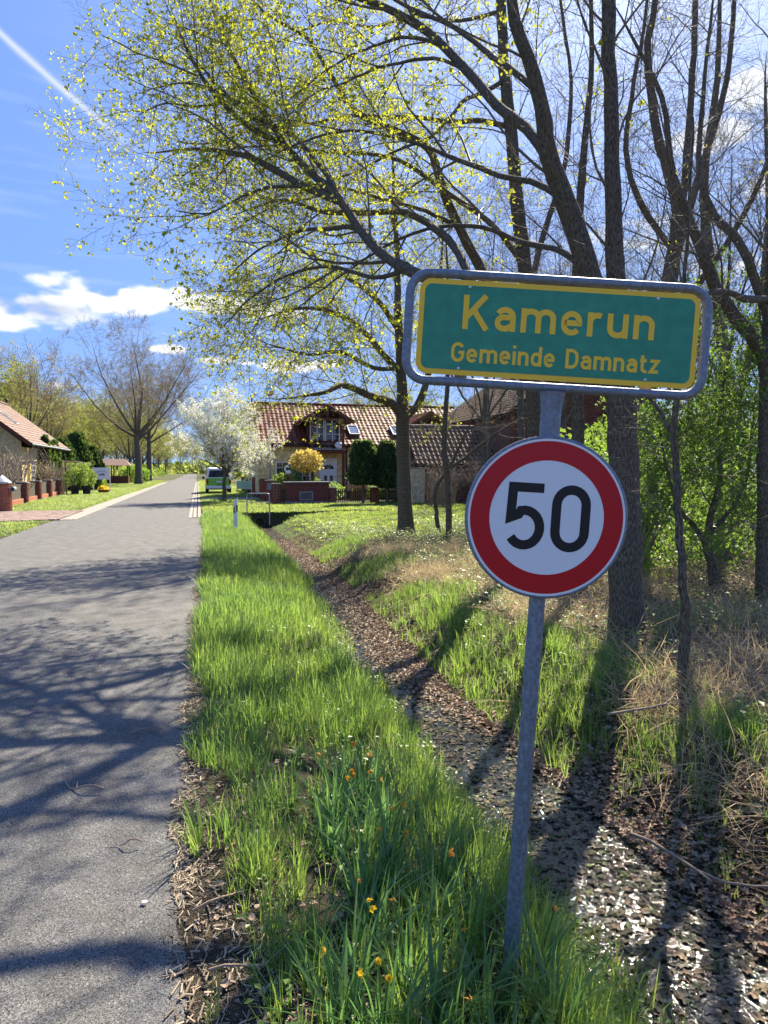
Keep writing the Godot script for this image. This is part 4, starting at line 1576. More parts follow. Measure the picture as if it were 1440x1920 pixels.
	put("mast", g, M.zinc, mb)
	g = G.new()
	g.ball(Vector3(0, 6.63, 0), Vector3.ONE * 0.31, 32, 20)
	put("ball", g, M.mirror_ball, mb)

func barns() -> void:
	# low outbuilding with mossy tiles
	var t := thing("outbuilding", "low brick outbuilding with mossy pantile roof behind the trees", "outbuilding", Vector3(14.7, 0, -36.4))
	var g := G.new()
	g.box(Vector3(0, 1.05, -2.2), Vector3(6.6, 2.1, 4.4))
	for s in [-1.0, 1.0]:
		g.poly([Vector3(s * 3.3, 2.1, 0), Vector3(s * 3.3, 2.1, -4.4), Vector3(s * 3.3, 4.1, -2.2)], Vector3(s, 0, 0))
	var w := put("wall", g, M.brick_wall, t)
	var br := G.new()
	br.box(Vector3.ZERO, Vector3(0.232, 0.062, 0.03), Basis.IDENTITY, 0.004)
	var brick := br.mesh()
	var where := []
	var tints := []
	for j in 28:
		for i in 27:
			where.append(Transform3D(Basis.IDENTITY, Vector3(-3.2 + i * 0.245 + (0.12 if j % 2 else 0.0), 0.04 + j * 0.0745, 0.006)))
			var s := rng.randf_range(0.6, 1.2)
			tints.append(Color(0.25 * s, 0.115 * s, 0.07 * s))
	many("bricks", brick, M.brick, where, w, tints)
	var up := Vector3(0, 2.12, -2.4)
	var rf := put("roof", slab(Vector3(-3.5, 2.06, 0.25), Vector3(3.5, 2.06, 0.25), up, 0.1), M.dark_timber, t)
	put("roof_tiles", tiles(Vector3(-3.5, 2.1, 0.28), Vector3(3.5, 2.1, 0.28), up, 26, 9, 0.045, 0.05), M.mossy_tile, rf).set_meta("kind", "stuff")
	put("rear_slope", slab(Vector3(-3.5, 2.06, -4.65), Vector3(3.5, 2.06, -4.65), Vector3(0, 2.12, 2.4), 0.1), M.mossy_tile, rf)
	ridge(Vector3(-3.55, 4.24, -2.2), Vector3(3.55, 4.24, -2.2), 0.13, M.pale_tile, rf)
	# tall brick barn, gable towards the road sign
	t = thing("brick_barn", "tall red brick barn with gable behind the big trunks", "barn", Vector3(20.4, 0, -35.0))
	g = G.new()
	g.box(Vector3(0, 2.5, -6), Vector3(8.6, 5.0, 12))
	for z in [0.0, -12.0]:
		g.poly([Vector3(-4.3, 5.0, z), Vector3(4.3, 5.0, z), Vector3(0, 8.0, z)], Vector3(0, 0, 1.0 if z == 0.0 else -1.0))
	w = put("wall", g, M.brick_wall, t)
	where = []
	tints = []
	for j in 106:
		for i in 36:
			var x := -4.24 + i * 0.245 + (0.12 if j % 2 else 0.0)
			var y := 0.04 + j * 0.0745
			if y > 5.0 + 3.0 * (1.0 - absf(x) / 4.25):
				continue
			where.append(Transform3D(Basis.IDENTITY, Vector3(x, y, 0.006)))
			var s := rng.randf_range(0.6, 1.15)
			tints.append(Color(0.27 * s, 0.105 * s, 0.06 * s))
	many("bricks", brick, M.brick, where, w, tints)
	for s in [-1.0, 1.0]:
		var a := Vector3(s * 4.7, 4.72, 0.3)
		var b := Vector3(s * 4.7, 4.72, -12.3)
		put("roof", slab(a, b, Vector3(-s * 4.7, 3.35, 0), 0.12), M.dark_timber, t)
		put("roof_tiles", tiles(a + UP * 0.04, b + UP * 0.04, Vector3(-s * 4.7, 3.35, 0), 46, 18, 0.03, 0.04), M.mossy_tile, t).set_meta("kind", "stuff")
	for x in [-2.3, 1.8]:
		window(t, Vector3(x, 2.0, 0.02), 0.8, 0.9, 2, 2, Basis.IDENTITY, M.dark_timber)
	# cream corner wall left of the outbuilding
	t = thing("cream_wall", "cream rendered wall end beside the outbuilding, past the picket fence", "wall", Vector3(11.35, 0, -36.2))
	g = G.new()
	g.box(Vector3(-0.1, 0.92, 0), Vector3(0.85, 1.9, 0.3), Basis.IDENTITY, 0.02)
	put("render", g, M.cream_render, t)
	g = G.new()
	g.box(Vector3(-0.1, 1.9, 0), Vector3(0.95, 0.08, 0.4), Basis.IDENTITY, 0.02)
	put("coping", g, M.concrete, t)

func front_garden() -> void:
	var t := thing("red_enclosure", "low red rendered enclosure with concrete top and grey grille", "enclosure", Vector3(5.62, 0, -37.9))
	var g := G.new()
	g.box(Vector3(0, 0.6, 0), Vector3(2.3, 1.0, 0.8), Basis.IDENTITY, 0.015)
	put("body", g, M.red_render, t)
	g = G.new()
	g.box(Vector3(0, 0.02, 0), Vector3(2.34, 0.2, 0.84), Basis.IDENTITY, 0.01)
	put("base", g, M.concrete, t)
	g = G.new()
	g.box(Vector3(0, 1.135, 0), Vector3(2.46, 0.075, 0.96), Basis.IDENTITY, 0.015)
	put("coping", g, M.concrete, t)
	g = G.new()
	for s in [-1.0, 1.0]:
		g.box(Vector3(-0.08 + s * 0.34, 0.42, 0.405), Vector3(0.04, 0.46, 0.03))
		g.box(Vector3(-0.08, 0.42 + s * 0.21, 0.405), Vector3(0.64, 0.04, 0.03))
	var gr := put("grille_frame", g, M.zinc, t)
	for i in 7:
		g = G.new()
		g.box(Vector3(-0.08, 0.25 + i * 0.055, 0.404), Vector3(0.64, 0.035, 0.012), Basis(Vector3.RIGHT, 0.5))
		put("slat", g, M.zinc, gr)
	# brick pillars of the front fence
	pillar("brick pillar at the corner of the picket fence left of the red enclosure", Vector3(4.02, 0, -38.1), 0.38, 1.06, M.concrete, "")
	pillar("brick gate pillar with letter box, next behind the corner pillar", Vector3(3.9, 0, -40.6), 0.4, 1.2, M.concrete, "")
	pillar("brick gate pillar farther back on the right of the street, behind the name board", Vector3(3.85, 0, -43.6), 0.4, 1.28, M.concrete, "")
	pillar("lone brick pillar farthest back at the end of the dark fence beside the van", Vector3(3.8, 0, -48.6), 0.42, 1.3, M.concrete, "")
	pillar("short brick pillar touching the right side of the red enclosure", Vector3(6.98, 0, -37.8), 0.3, 0.84, M.concrete, "")
	pillar("short brick pillar in the picket fence behind the two clipped conifers", Vector3(9.35, 0, -37.8), 0.36, 0.84, M.concrete, "")
	var lb := G.new()
	lb.box(Vector3(3.9, 0.85, -40.37), Vector3(0.26, 0.36, 0.06), Basis.IDENTITY, 0.01)
	lb.box(Vector3(3.9, 0.95, -40.335), Vector3(0.2, 0.03, 0.01))
	tag(put("letter_box", lb, M.zinc), "grey letter box on the brick gate pillar", "letter box")
	# pickets
	for run in [[4.24, 4.46, "short stretch of picket fence between corner pillar and red enclosure"], [7.15, 9.15, "brown picket fence between the red enclosure and the middle pillar"], [9.55, 11.7, "brown picket fence right of the middle pillar, running behind the tree trunk"]]:
		var f := thing("picket_fence", run[2], "fence", Vector3(run[0], 0, -37.8))
		var l: float = run[1] - run[0]
		for y in [0.2, 0.62]:
			g = G.new()
			g.box(Vector3(l / 2, y, -0.03), Vector3(l, 0.06, 0.03), Basis.IDENTITY, 0.004)
			put("rail", g, M.picket_wood, f)
		var n := int(l / 0.112)
		for i in n:
			g = G.new()
			var h := 0.78 + rng.randf_range(-0.012, 0.012)
			g.xf = Transform3D(Basis(Vector3.BACK, rng.randf_range(-0.012, 0.012)), Vector3((i + 0.5) * l / n, 0, 0))
			g.prism(PackedVector2Array([V(-0.024, 0.06), V(0.024, 0.06), V(0.024, h - 0.03), V(0, h), V(-0.024, h - 0.03)]), -0.014, 0.01)
			put("picket", g, M.picket_wood, f)
	# dark panel fence running back along the street
	for i in 4:
		var z := -49.2 - i * 3.6
		var f := thing("panel_fence", ["dark panel fence nearest the lone brick pillar by the van", "second stretch of dark panel fence beyond the van", "third stretch of dark panel fence beyond the van", "farthest stretch of dark panel fence beyond the van"][i], "fence", Vector3(3.75, 0, z))
		g = G.new()
		g.box(Vector3(0, 0.14, -1.7), Vector3(0.16, 0.28, 3.4))
		put("plinth", g, M.dark_concrete, f)
		for s in [0.0, -3.4]:
			g = G.new()
			g.box(Vector3(0, 0.6, s), Vector3(0.2, 1.2, 0.2), Basis.IDENTITY, 0.01)
			put("post", g, M.dark_concrete, f)
		for k in 14:
			g = G.new()
			g.box(Vector3(0, 0.7, -0.22 - k * 0.228), Vector3(0.03, 0.82, 0.18), Basis.IDENTITY, 0.004)
			put("slat", g, M.fence_panel, f)
	# stakes leaning by the door
	for s in [[7.45, 0.35, "pale garden stake leaning far to the left beside the front door"], [8.2, 0.08, "pale upright garden stake right of the front door"], [8.95, -0.4, "pale garden stake leaning right across the brown shrub"], [8.6, -0.22, "pale garden stake leaning slightly right, left of the brown shrub"]]:
		g = G.new()
		var b := Basis(Vector3.BACK, s[1])
		g.tube([b * Vector3(0, 0, 0), b * Vector3(0, 1.0, 0), b * Vector3(0, 2.1, 0)], [0.022, 0.02, 0.016], 6, true)
		var o := put("garden_stake", g, M.stake)
		o.position = Vector3(s[0], 0, -42.3)
		tag(o, s[2], "stake")
	# bird figure on a post
	t = thing("bird_figure", "small white bird figure on a post behind the red enclosure", "garden ornament", Vector3(4.9, 0, -40.2))
	g = G.new()
	g.box(Vector3(0, 0.75, 0), Vector3(0.12, 1.5, 0.12), Basis.IDENTITY, 0.01)
	put("post", g, M.timber, t)
	g = G.new()
	g.ball(Vector3(0.04, 1.66, 0), Vector3(0.17, 0.11, 0.1), 12, 8)
	g.tube([Vector3(-0.08, 1.7, 0), Vector3(-0.17, 1.8, 0), Vector3(-0.16, 1.93, 0), Vector3(-0.06, 2.0, 0), Vector3(0.03, 1.96, 0)], [0.055, 0.045, 0.04, 0.045, 0.03], 8, true)
	g.tube([Vector3(0.03, 1.96, 0), Vector3(0.12, 1.9, 0)], [0.022, 0.006], 6)
	put("bird", g, M.globe_white, t)

func left_house() -> void:
	# near gable at z = -54, eave towards the street at x = -11
	var t := thing("ochre_house", "ochre house with pale tiled roof and yellow shutters on the left side of the street", "house", Vector3(-15.9, 0, -54))
	var g := G.new()
	g.box(Vector3(0, 1.7, -6.75), Vector3(8.2, 3.4, 13.5))
	var hip := 3.35
	for z in [0.0, -13.5]:
		g.poly([Vector3(-4.1, 3.4, z), Vector3(4.1, 3.4, z), Vector3(4.1, 3.75, z), Vector3(-4.1, 3.75, z)], Vector3(0, 0, 1.0 if z == 0.0 else -1.0))
		g.poly([Vector3(-4.1, 3.75, z), Vector3(4.1, 3.75, z), Vector3(0, 3.75 + hip, z)], Vector3(0, 0, 1.0 if z == 0.0 else -1.0))
	put("wall", g, M.ochre_render, t)
	for s in [-1.0, 1.0]:
		var up := Vector3(-s * 4.85, 3.72, 0)
		var a := Vector3(s * 4.85, 3.62, 0.75)
		var b := Vector3(s * 4.85, 3.62, -14.2)
		var rf := put("roof", slab(a, b, up, 0.16), M.timber, t)
		put("roof_tiles", tiles(a + UP * 0.03, b + UP * 0.03, up, 46, 16, 0.016, 0.03), M.pale_tile, rf).set_meta("kind", "stuff")
		g = G.new()
		g.box(Vector3(s * 2.425, 5.4, 0.78), Vector3(6.15, 0.26, 0.06), Basis(Vector3.BACK, -s * 0.654), 0.01)
		put("barge_board", g, M.timber, t)
		g = G.new()
		g.tube([Vector3(s * 4.92, 3.56, 0.75), Vector3(s * 4.92, 3.54, -14.2)], [0.075, 0.075], 8)
		put("gutter", g, M.zinc, t)
	ridge(Vector3(0, 7.42, 0.75), Vector3(0, 7.42, -14.2), 0.12, M.pale_tile, t)
	g = G.new()
	g.lathe([Vector2(0.0, 8.0), Vector2(0.12, 7.86), Vector2(0.1, 7.7), Vector2(0.16, 7.45)], 8, Vector3(0, 0, -14.0))
	put("finial", g, M.timber, t)
	# long narrow roof window
	var rb := Basis(Vector3.UP, PI / 2) * Basis(Vector3.RIGHT, -PI / 2 + atan2(3.72, 4.85))
	g = G.new()
	g.xf = Transform3D(rb, Vector3(2.3, 5.62, -4.6))
	g.box(Vector3(0, 0, 0.02), Vector3(0.85, 1.5, 0.1), Basis.IDENTITY, 0.02)
	var rw := put("roof_window", g, M.zinc, t)
	g = G.new()
	g.xf = Transform3D(rb, Vector3(2.3, 5.62, -4.6))
	g.box(Vector3(0, 0, 0.072), Vector3(0.68, 1.32, 0.01))
	put("pane", g, M.skylight_glass, rw)
	# window with yellow shutters on the street side
	var side := Basis(UP, PI / 2)
	for w in [-3.2, -9.2]:
		window(t, Vector3(4.1, 1.75, w), 1.3, 1.5, 3, 4, side)
		for s in [-1.0, 1.0]:
			g = G.new()
			g.xf = Transform3D(side, Vector3(4.13, 1.75, w - s * 1.0))
			g.box(Vector3.ZERO, Vector3(0.62, 1.55, 0.05), Basis.IDENTITY, 0.008)
			for k in 9:
				g.box(Vector3(0, -0.62 + k * 0.155, 0.03), Vector3(0.5, 0.05, 0.02), Basis(Vector3.RIGHT, 0.5))
			put("shutter", g, M.yellow_paint, t)
	window(t, Vector3(2.6, 1.7, 0.0), 0.8, 1.1, 2, 2)
	window(t, Vector3(1.0, 5.3, 0.0), 1.0, 1.1, 2, 2)
	# porch with brick piers at the near gable
	g = G.new()
	g.box(Vector3(1.0, 3.3, 2.4), Vector3(3.6, 0.3, 3.6), Basis.IDENTITY, 0.03)
	var pr := put("porch_roof", g, M.black_plastic, t)
	for x in [-0.5, 2.5]:
		var br := G.new()
		var mo := G.new()
		brick_pillar(br, mo, Vector3(x, 0, 3.9), 0.5, 3.15)
		put("porch_pier_core", mo, M.mortar, pr)
		put("porch_bricks", br, M.brick, pr).set_meta("kind", "stuff")
	# lean-to at the far end
	g = G.new()
	g.box(Vector3(4.6, 1.2, -15.4), Vector3(2.4, 2.4, 2.6))
	var lt := put("lean_to", g, M.timber, t)
	g = G.new()
	g.box(Vector3(4.7, 2.5, -15.4), Vector3(3.2, 0.16, 3.4), Basis(Vector3.BACK, -0.1), 0.02)
	put("lean_to_roof", g, M.pale_tile, lt)
	# fence along the street: five pillars with dark panels between
	var px := [-8.1, -9.25, -9.45, -9.65, -9.85]
	var pz := [-33.5, -42.3, -46.7, -51.0, -55.2]
	var what := ["brick gate pillar with pointed blue-grey cap beside the brick driveway", "second brick pillar of the left fence, counted from the driveway", "middle brick pillar of the left fence in front of the shutters", "fourth brick pillar of the left fence, counted from the driveway", "last brick pillar of the left fence, beside the potted shrubs"]
	for i in 5:
		pillar(what[i], Vector3(px[i], 0, pz[i]), 0.52 if i == 0 else 0.46, 1.25 if i == 0 else 1.12, M.zinc if i == 0 else M.concrete, "", i == 0)
	px[0] = -9.1
	pz[0] = -37.6
	for i in 4:
		var a := Vector3(px[i], 0, pz[i] - 0.25)
		var b := Vector3(px[i + 1], 0, pz[i + 1] + 0.25)
		var f := thing("panel_fence", ["dark slatted panel right behind the pointed gate pillar", "dark slatted panel between second and middle left pillars", "dark slatted panel between middle and fourth left pillars", "dark slatted panel between fourth and last left pillars"][i], "fence", a)
		var l := a.distance_to(b)
		f.look_at_from_position(a, b, UP)
		g = G.new()
		g.box(Vector3(0, 0.12, -l / 2), Vector3(0.24, 0.28, l), Basis.IDENTITY, 0.01)
		put("plinth", g, M.terracotta, f)
		var n := int(l / 0.2)
		for k in n:
			g = G.new()
			g.box(Vector3(0, 0.62, -(k + 0.5) * l / n), Vector3(0.03, 0.72 + (0.0), l / n - 0.02), Basis.IDENTITY, 0.004)
			put("slat", g, M.fence_panel, f)
		g = G.new()
		g.box(Vector3(0, 1.0, -l / 2), Vector3(0.06, 0.05, l))
		put("top_rail", g, M.fence_panel, f)
	# newspaper tube on the gate pillar
	t = thing("newspaper_tube", "grey newspaper tube fixed beside the pointed gate pillar", "letter box", Vector3(-7.66, 0.98, -33.4))
	g = G.new()
	g.lathe([Vector2(0.0, -0.2), Vector2(0.1, -0.2), Vector2(0.1, 0.2), Vector2(0.085, 0.2), Vector2(0.085, -0.18)], 16, Vector3.ZERO, Basis(Vector3.RIGHT, PI / 2))
	put("tube", g, M.zinc, t)
	g = G.new()
	g.box(Vector3(-0.1, 0.0, 0.0), Vector3(0.16, 0.05, 0.1))
	put("bracket", g, M.zinc, t)

func white_board() -> void:
	var t := thing("picture_board", "white board with a painted snail on two thin posts at the left verge", "sign board", Vector3(-7.45, 0, -60.5))
	var g := G.new()
	for s in [-1.0, 1.0]:
		g = G.new()
		g.box(Vector3(s * 0.62, 0.95, 0), Vector3(0.06, 2.1, 0.06), Basis.IDENTITY, 0.008)
		put("post", g, M.globe_white, t)
	g = G.new()
	g.box(Vector3(0, 1.5, 0.045), Vector3(1.2, 0.95, 0.03), Basis.IDENTITY, 0.006)
	var b := put("board", g, M.post_white, t)
	g = G.new()
	g.xf = Transform3D(Basis.IDENTITY, Vector3(0, 0, 0))
	var o := PackedVector2Array()
	for q in arc(0.08, 1.4, 0.17, 0.13, -10, 190, 14):
		o.append(q)
	g.prism(o, 0.06, 0.064)
	put("shell", g, M.snail_shell, b)
	g = G.new()
	g.prism(PackedVector2Array([V(-0.2, 1.34), V(0.28, 1.34), V(0.26, 1.375), V(-0.09, 1.38), V(-0.13, 1.52), V(-0.19, 1.53), V(-0.2, 1.44)]), 0.06, 0.0615)
	put("body", g, M.snail_body, b)
	g = G.new()
	var w := []
	for q in arc(0.0, 1.42, 0.42, 0.3, 150, 30, 30):
		w.append(q)
	g.ribbon(w, 0.03, 0.06, 0.063)
	put("arched_line", g, M.fence_panel, b)

func gazebo() -> void:
	var t := thing("garden_hut", "open brown timber garden hut with low tiled roof beyond the white board", "gazebo", Vector3(-10.6, 0, -97))
	var g := G.new()
	g.poly([Vector3(-2.3, 2.35, 1.7), Vector3(2.3, 2.35, 1.7), Vector3(1.5, 3.2, 0), Vector3(-1.5, 3.2, 0)], Vector3(0, 1, 1))
	g.poly([Vector3(-2.3, 2.35, -1.7), Vector3(2.3, 2.35, -1.7), Vector3(1.5, 3.2, 0), Vector3(-1.5, 3.2, 0)], Vector3(0, 1, -1))
	for s in [-1.0, 1.0]:
		g.poly([Vector3(s * 2.3, 2.35, 1.7), Vector3(s * 2.3, 2.35, -1.7), Vector3(s * 1.5, 3.2, 0)], Vector3(s, 1, 0))
	g.poly([Vector3(-2.3, 2.33, 1.7), Vector3(2.3, 2.33, 1.7), Vector3(2.3, 2.33, -1.7), Vector3(-2.3, 2.33, -1.7)], Vector3.DOWN)
	put("roof", g, M.pale_tile, t)
	for x in [-1.9, 0.0, 1.9]:
		for z in [-1.4, 1.4]:
			g = G.new()
			g.box(Vector3(x, 1.15, z), Vector3(0.14, 2.4, 0.14))
			put("post", g, M.timber, t)
	for z in [-1.4, 1.4]:
		for k in 20:
			g = G.new()
			g.box(Vector3(-1.85 + k * 0.195, 0.5, z + 0.09 * signf(z)), Vector3(0.18, 1.0, 0.03))
			put("plank", g, M.timber, t)
	for k in 14:
		g = G.new()
		g.box(Vector3(1.99, 0.5, -1.3 + k * 0.2), Vector3(0.03, 1.0, 0.18))
		put("plank", g, M.timber, t)

func van() -> void:
	var t := thing("green_van", "bright green and white van parked on the right verge, seen from behind", "van", Vector3(1.5, 0, -55.4))
	var loft := func(sec: Array) -> G:
		# sec: [z, half width bottom, half width top, y bottom, y top]
		var g := G.new()
		var rings := []
		for s in sec:
			var r := 0.1
			rings.append([Vector3(-s[1] + r, s[3], s[0]), Vector3(s[1] - r, s[3], s[0]), Vector3(s[1], s[3] + r, s[0]), Vector3(s[2], s[4] - r, s[0]), Vector3(s[2] - r, s[4], s[0]), Vector3(-s[2] + r, s[4], s[0]), Vector3(-s[2], s[4] - r, s[0]), Vector3(-s[1], s[3] + r, s[0])])
		for i in rings.size() - 1:
			for k in 8:
				var q := (k + 1) % 8
				var c: Vector3 = (rings[i][k] + rings[i + 1][q]) * 0.5
				g.poly([rings[i][k], rings[i][q], rings[i + 1][q], rings[i + 1][k]], Vector3(c.x, c.y - (sec[i][3] + sec[i][4]) * 0.5, 0))
		for e in [0, rings.size() - 1]:
			var c := Vector3.ZERO
			for q in rings[e]:
				c += q / 8.0
			for k in 8:
				g.poly([rings[e][k], rings[e][(k + 1) % 8], c], Vector3(0, 0, 1.0 if e == 0 else -1.0))
		return g
	put("body", loft.call([[0.0, 0.86, 0.9, 0.5, 1.16], [-0.12, 0.94, 0.95, 0.36, 1.18], [-3.9, 0.95, 0.95, 0.34, 1.18], [-4.6, 0.93, 0.9, 0.36, 1.08], [-4.85, 0.8, 0.78, 0.42, 0.98]]), M.car_green, t)
	put("upper_body", loft.call([[-0.08, 0.9, 0.72, 1.12, 1.9], [-0.22, 0.94, 0.8, 1.12, 1.96], [-2.6, 0.945, 0.83, 1.12, 1.99], [-3.3, 0.94, 0.78, 1.12, 1.88], [-4.1, 0.88, 0.76, 1.0, 1.2]]), M.car_white, t)
	var g := G.new()
	g.poly([Vector3(-0.76, 1.24, -0.062), Vector3(0.76, 1.24, -0.062), Vector3(0.66, 1.76, -0.062), Vector3(-0.66, 1.76, -0.062)], Vector3.BACK)
	g.box(Vector3(0, 1.5, -0.09), Vector3(1.2, 0.4, 0.05))
	put("rear_window", g, M.car_glass, t)
	for s in [-1.0, 1.0]:
		for w in [[-0.5, -1.4], [-1.5, -2.4], [-2.5, -3.2]]:
			g = G.new()
			g.poly([Vector3(s * 0.947, 1.24, w[0]), Vector3(s * 0.947, 1.24, w[1]), Vector3(s * 0.875, 1.76, w[1]), Vector3(s * 0.875, 1.76, w[0])], Vector3(s, 0.1, 0))
			put("side_window", g, M.car_glass, t)
		g = G.new()
		g.box(Vector3(s * 0.84, 0.92, 0.0), Vector3(0.17, 0.38, 0.12), Basis.IDENTITY, 0.03)
		put("tail_light", g, M.tail_red, t)
		g = G.new()
		g.ball(Vector3(s * 1.1, 1.18, -3.35), Vector3(0.1, 0.13, 0.07), 10, 8)
		g.box(Vector3(s * 1.0, 1.14, -3.35), Vector3(0.14, 0.05, 0.06))
		put("mirror", g, M.black_plastic, t)
		for z in [-0.85, -3.9]:
			g = G.new()
			g.lathe([Vector2(0.2, -0.11), Vector2(0.31, -0.11), Vector2(0.335, -0.06), Vector2(0.335, 0.06), Vector2(0.31, 0.11), Vector2(0.2, 0.11)], 20, Vector3(s * 0.84, 0.335, z), Basis(Vector3.BACK, PI / 2))
			var wh := put("wheel", g, M.tyre, t)
			g = G.new()
			g.lathe([Vector2(0.0, 0.07), Vector2(0.08, 0.09), Vector2(0.2, 0.08), Vector2(0.2, -0.1), Vector2(0.0, -0.1)], 16, Vector3(s * 0.84, 0.335, z), Basis(Vector3.BACK, -s * PI / 2))
			put("rim", g, M.zinc, wh)
	g = G.new()
	g.box(Vector3(0, 0.47, -0.05), Vector3(1.84, 0.24, 0.26), Basis.IDENTITY, 0.05)
	put("bumper", g, M.car_white, t)
	g = G.new()
	g.box(Vector3(0, 0.34, -0.1), Vector3(1.6, 0.08, 0.2), Basis.IDENTITY, 0.02)
	put("lower_bumper", g, M.black_plastic, t)
	g = G.new()
	g.box(Vector3(0.02, 0.9, 0.015), Vector3(0.52, 0.115, 0.02), Basis.IDENTITY, 0.004)
	var pl := put("number_plate", g, M.plate_white, t)
	g = G.new()
	g.box(Vector3(-0.215, 0.9, 0.0265), Vector3(0.045, 0.11, 0.004))
	put("plate_band", g, M.plate_blue, pl)
	g = G.new()
	g.box(Vector3(0, 0.67, 0.012), Vector3(0.26, 0.05, 0.03), Basis.IDENTITY, 0.01)
	put("handle", g, M.black_plastic, t)
	g = G.new()
	g.lathe([Vector2(0.0, 0.03), Vector2(0.07, 0.03), Vector2(0.08, 0.0)], 16, Vector3(0, 1.07, 0.0), Basis(Vector3.RIGHT, PI / 2))
	put("emblem", g, M.zinc, t)
	g = G.new()
	g.tube([Vector3(0.1, 1.3, -0.03), Vector3(0.45, 1.42, -0.03)], [0.012, 0.01], 6)
	put("wiper", g, M.black_plastic, t)

# ---------------------------------------------------------------- planting
func blob(n: int, r: Vector3, leaf: float, hollow := 0.55, bumps := 5.0, cut := -0.15) -> ArrayMesh:
	# leaves spread through an uneven crown shape of radii r round the origin
	var g := G.new()
	var off := rng.randf() * 50.0
	var made := 0
	var tries := 0
	while made < n and tries < n * 6:
		tries += 1
		var d := Vector3(rng.randfn(), rng.randfn(), rng.randfn()).normalized()
		var q := fine.get_noise_3dv(d * bumps * 6.0 + Vector3(off, 0, 0))
		if q < cut:
			continue
		var p := d * (1.0 + q * 0.35) * lerpf(hollow, 1.0, pow(rng.randf(), 0.45)) * r
		var x := (d + Vector3(rng.randf_range(-1, 1), rng.randf_range(-1, 1), rng.randf_range(-1, 1)) * 0.9).normalized()
		var y := x.cross(Vector3(rng.randf_range(-1, 1), rng.randf_range(-1, 1), 0.3)).normalized()
		g.xf = Transform3D(Basis(x, y, x.cross(y)).scaled(Vector3.ONE * leaf * rng.randf_range(0.6, 1.3)), p)
		leaflet(g)
		made += 1
	g.xf = Transform3D.IDENTITY
	return g.mesh()

func shrub(called: String, label: String, cat: String, at: Vector3, r: Vector3, n: int, leaf: float, m: Material, stems := 7, group := "") -> Node3D:
	var t := thing(called, label, cat, at, 0.0, group)
	var g := G.new()
	for i in stems:
		var a := rng.randf() * TAU
		var d := Vector3(cos(a) * r.x * 0.7, r.y * 1.5, sin(a) * r.z * 0.7)
		g.tube([Vector3(cos(a) * 0.08, -0.1, sin(a) * 0.08), d * 0.4 + Vector3(rng.randf_range(-0.1, 0.1), 0, 0), d], [0.025, 0.018, 0.006], 4)
	tag(put("stems", g, M.twig_bark, t), "", "", "", "stuff")
	var o := put("foliage", blob(n, r, leaf), m, t)
	o.position.y = r.y
	o.set_meta("kind", "stuff")
	return t

func conifer(called: String, label: String, at: Vector3, r: float, y0: float, y1: float, n: int, leaf: float, m: Material, top := 0.25) -> Node3D:
	# clipped or cone-shaped thuja: upright sprays round a tapering body
	var t := thing(called, label, "conifer", at)
	var g := G.new()
	g.tube([Vector3(0, -0.2, 0), Vector3(0, y0 + 0.5, 0), Vector3(0, y1 * 0.8, 0)], [0.09, 0.075, 0.03], 8)
	put("trunk", g, M.bark, t)
	g = G.new()
	for i in n:
		var k := rng.randf()
		var y := lerpf(y0, y1, k)
		var prof := r * clampf(minf(1.0, k * 6.0 + 0.55) * lerpf(1.0, top, pow(k, 2.2)) , 0.05, 1.0)
		var a := rng.randf() * TAU
		var q := fine.get_noise_3d(cos(a) * 22.0, y * 14.0, sin(a) * 22.0)
		var rr := prof * (1.0 + 0.5 * q) * lerpf(0.62, 1.0, pow(rng.randf(), 0.5))
		var p := Vector3(cos(a) * rr, y, sin(a) * rr)
		var x := (Vector3(cos(a) * 0.6, 1.0, sin(a) * 0.6) + Vector3(rng.randf_range(-0.6, 0.6), rng.randf_range(-0.5, 0.3), rng.randf_range(-0.6, 0.6))).normalized()
		var yy := x.cross(Vector3(rng.randf_range(-1, 1), 0.2, rng.randf_range(-1, 1))).normalized()
		g.xf = Transform3D(Basis(x, yy, x.cross(yy)).scaled(Vector3(1, 1, 0.8) * leaf * rng.randf_range(0.6, 1.3)), p)
		leaflet(g)
	g.xf = Transform3D.IDENTITY
	tag(put("foliage", g, m, t), "", "", "", "stuff")
	return t

func hedge_block(label: String, at: Vector3, size: Vector3, n: int, m: Material) -> void:
	var t := thing("clipped_hedge", label, "hedge", at)
	var g := G.new()
	g.box(Vector3(0, size.y * 0.45, 0), size * 0.8)
	put("inner_branches", g, M.twig_bark, t).set_meta("kind", "stuff")
	g = G.new()
	for i in n:
		var p := Vector3(rng.randf_range(-0.5, 0.5), rng.randf_range(0.02, 1.0), rng.randf_range(-0.5, 0.5))
		var f := rng.randi() % 5
		if f == 0: p.y = 1.0
		elif f < 3: p.z = 0.5 * signf(f - 1.5)
		else: p.x = 0.5 * signf(f - 3.5)
		p = p * size * (1.0 + 0.08 * fine.get_noise_3dv(p * size * 5.0)) * rng.randf_range(0.9, 1.03)
		var x := Vector3(rng.randf_range(-0.7, 0.7), 0.8, rng.randf_range(-0.7, 0.7)).normalized()
		var y := x.cross(Vector3(rng.randf_range(-1, 1), 0, rng.randf_range(-1, 1))).normalized()
		g.xf = Transform3D(Basis(x, y, x.cross(y)).scaled(Vector3.ONE * rng.randf_range(0.1, 0.2)), p)
		leaflet(g)
	g.xf = Transform3D.IDENTITY
	tag(put("foliage", g, m, t), "", "", "", "stuff")

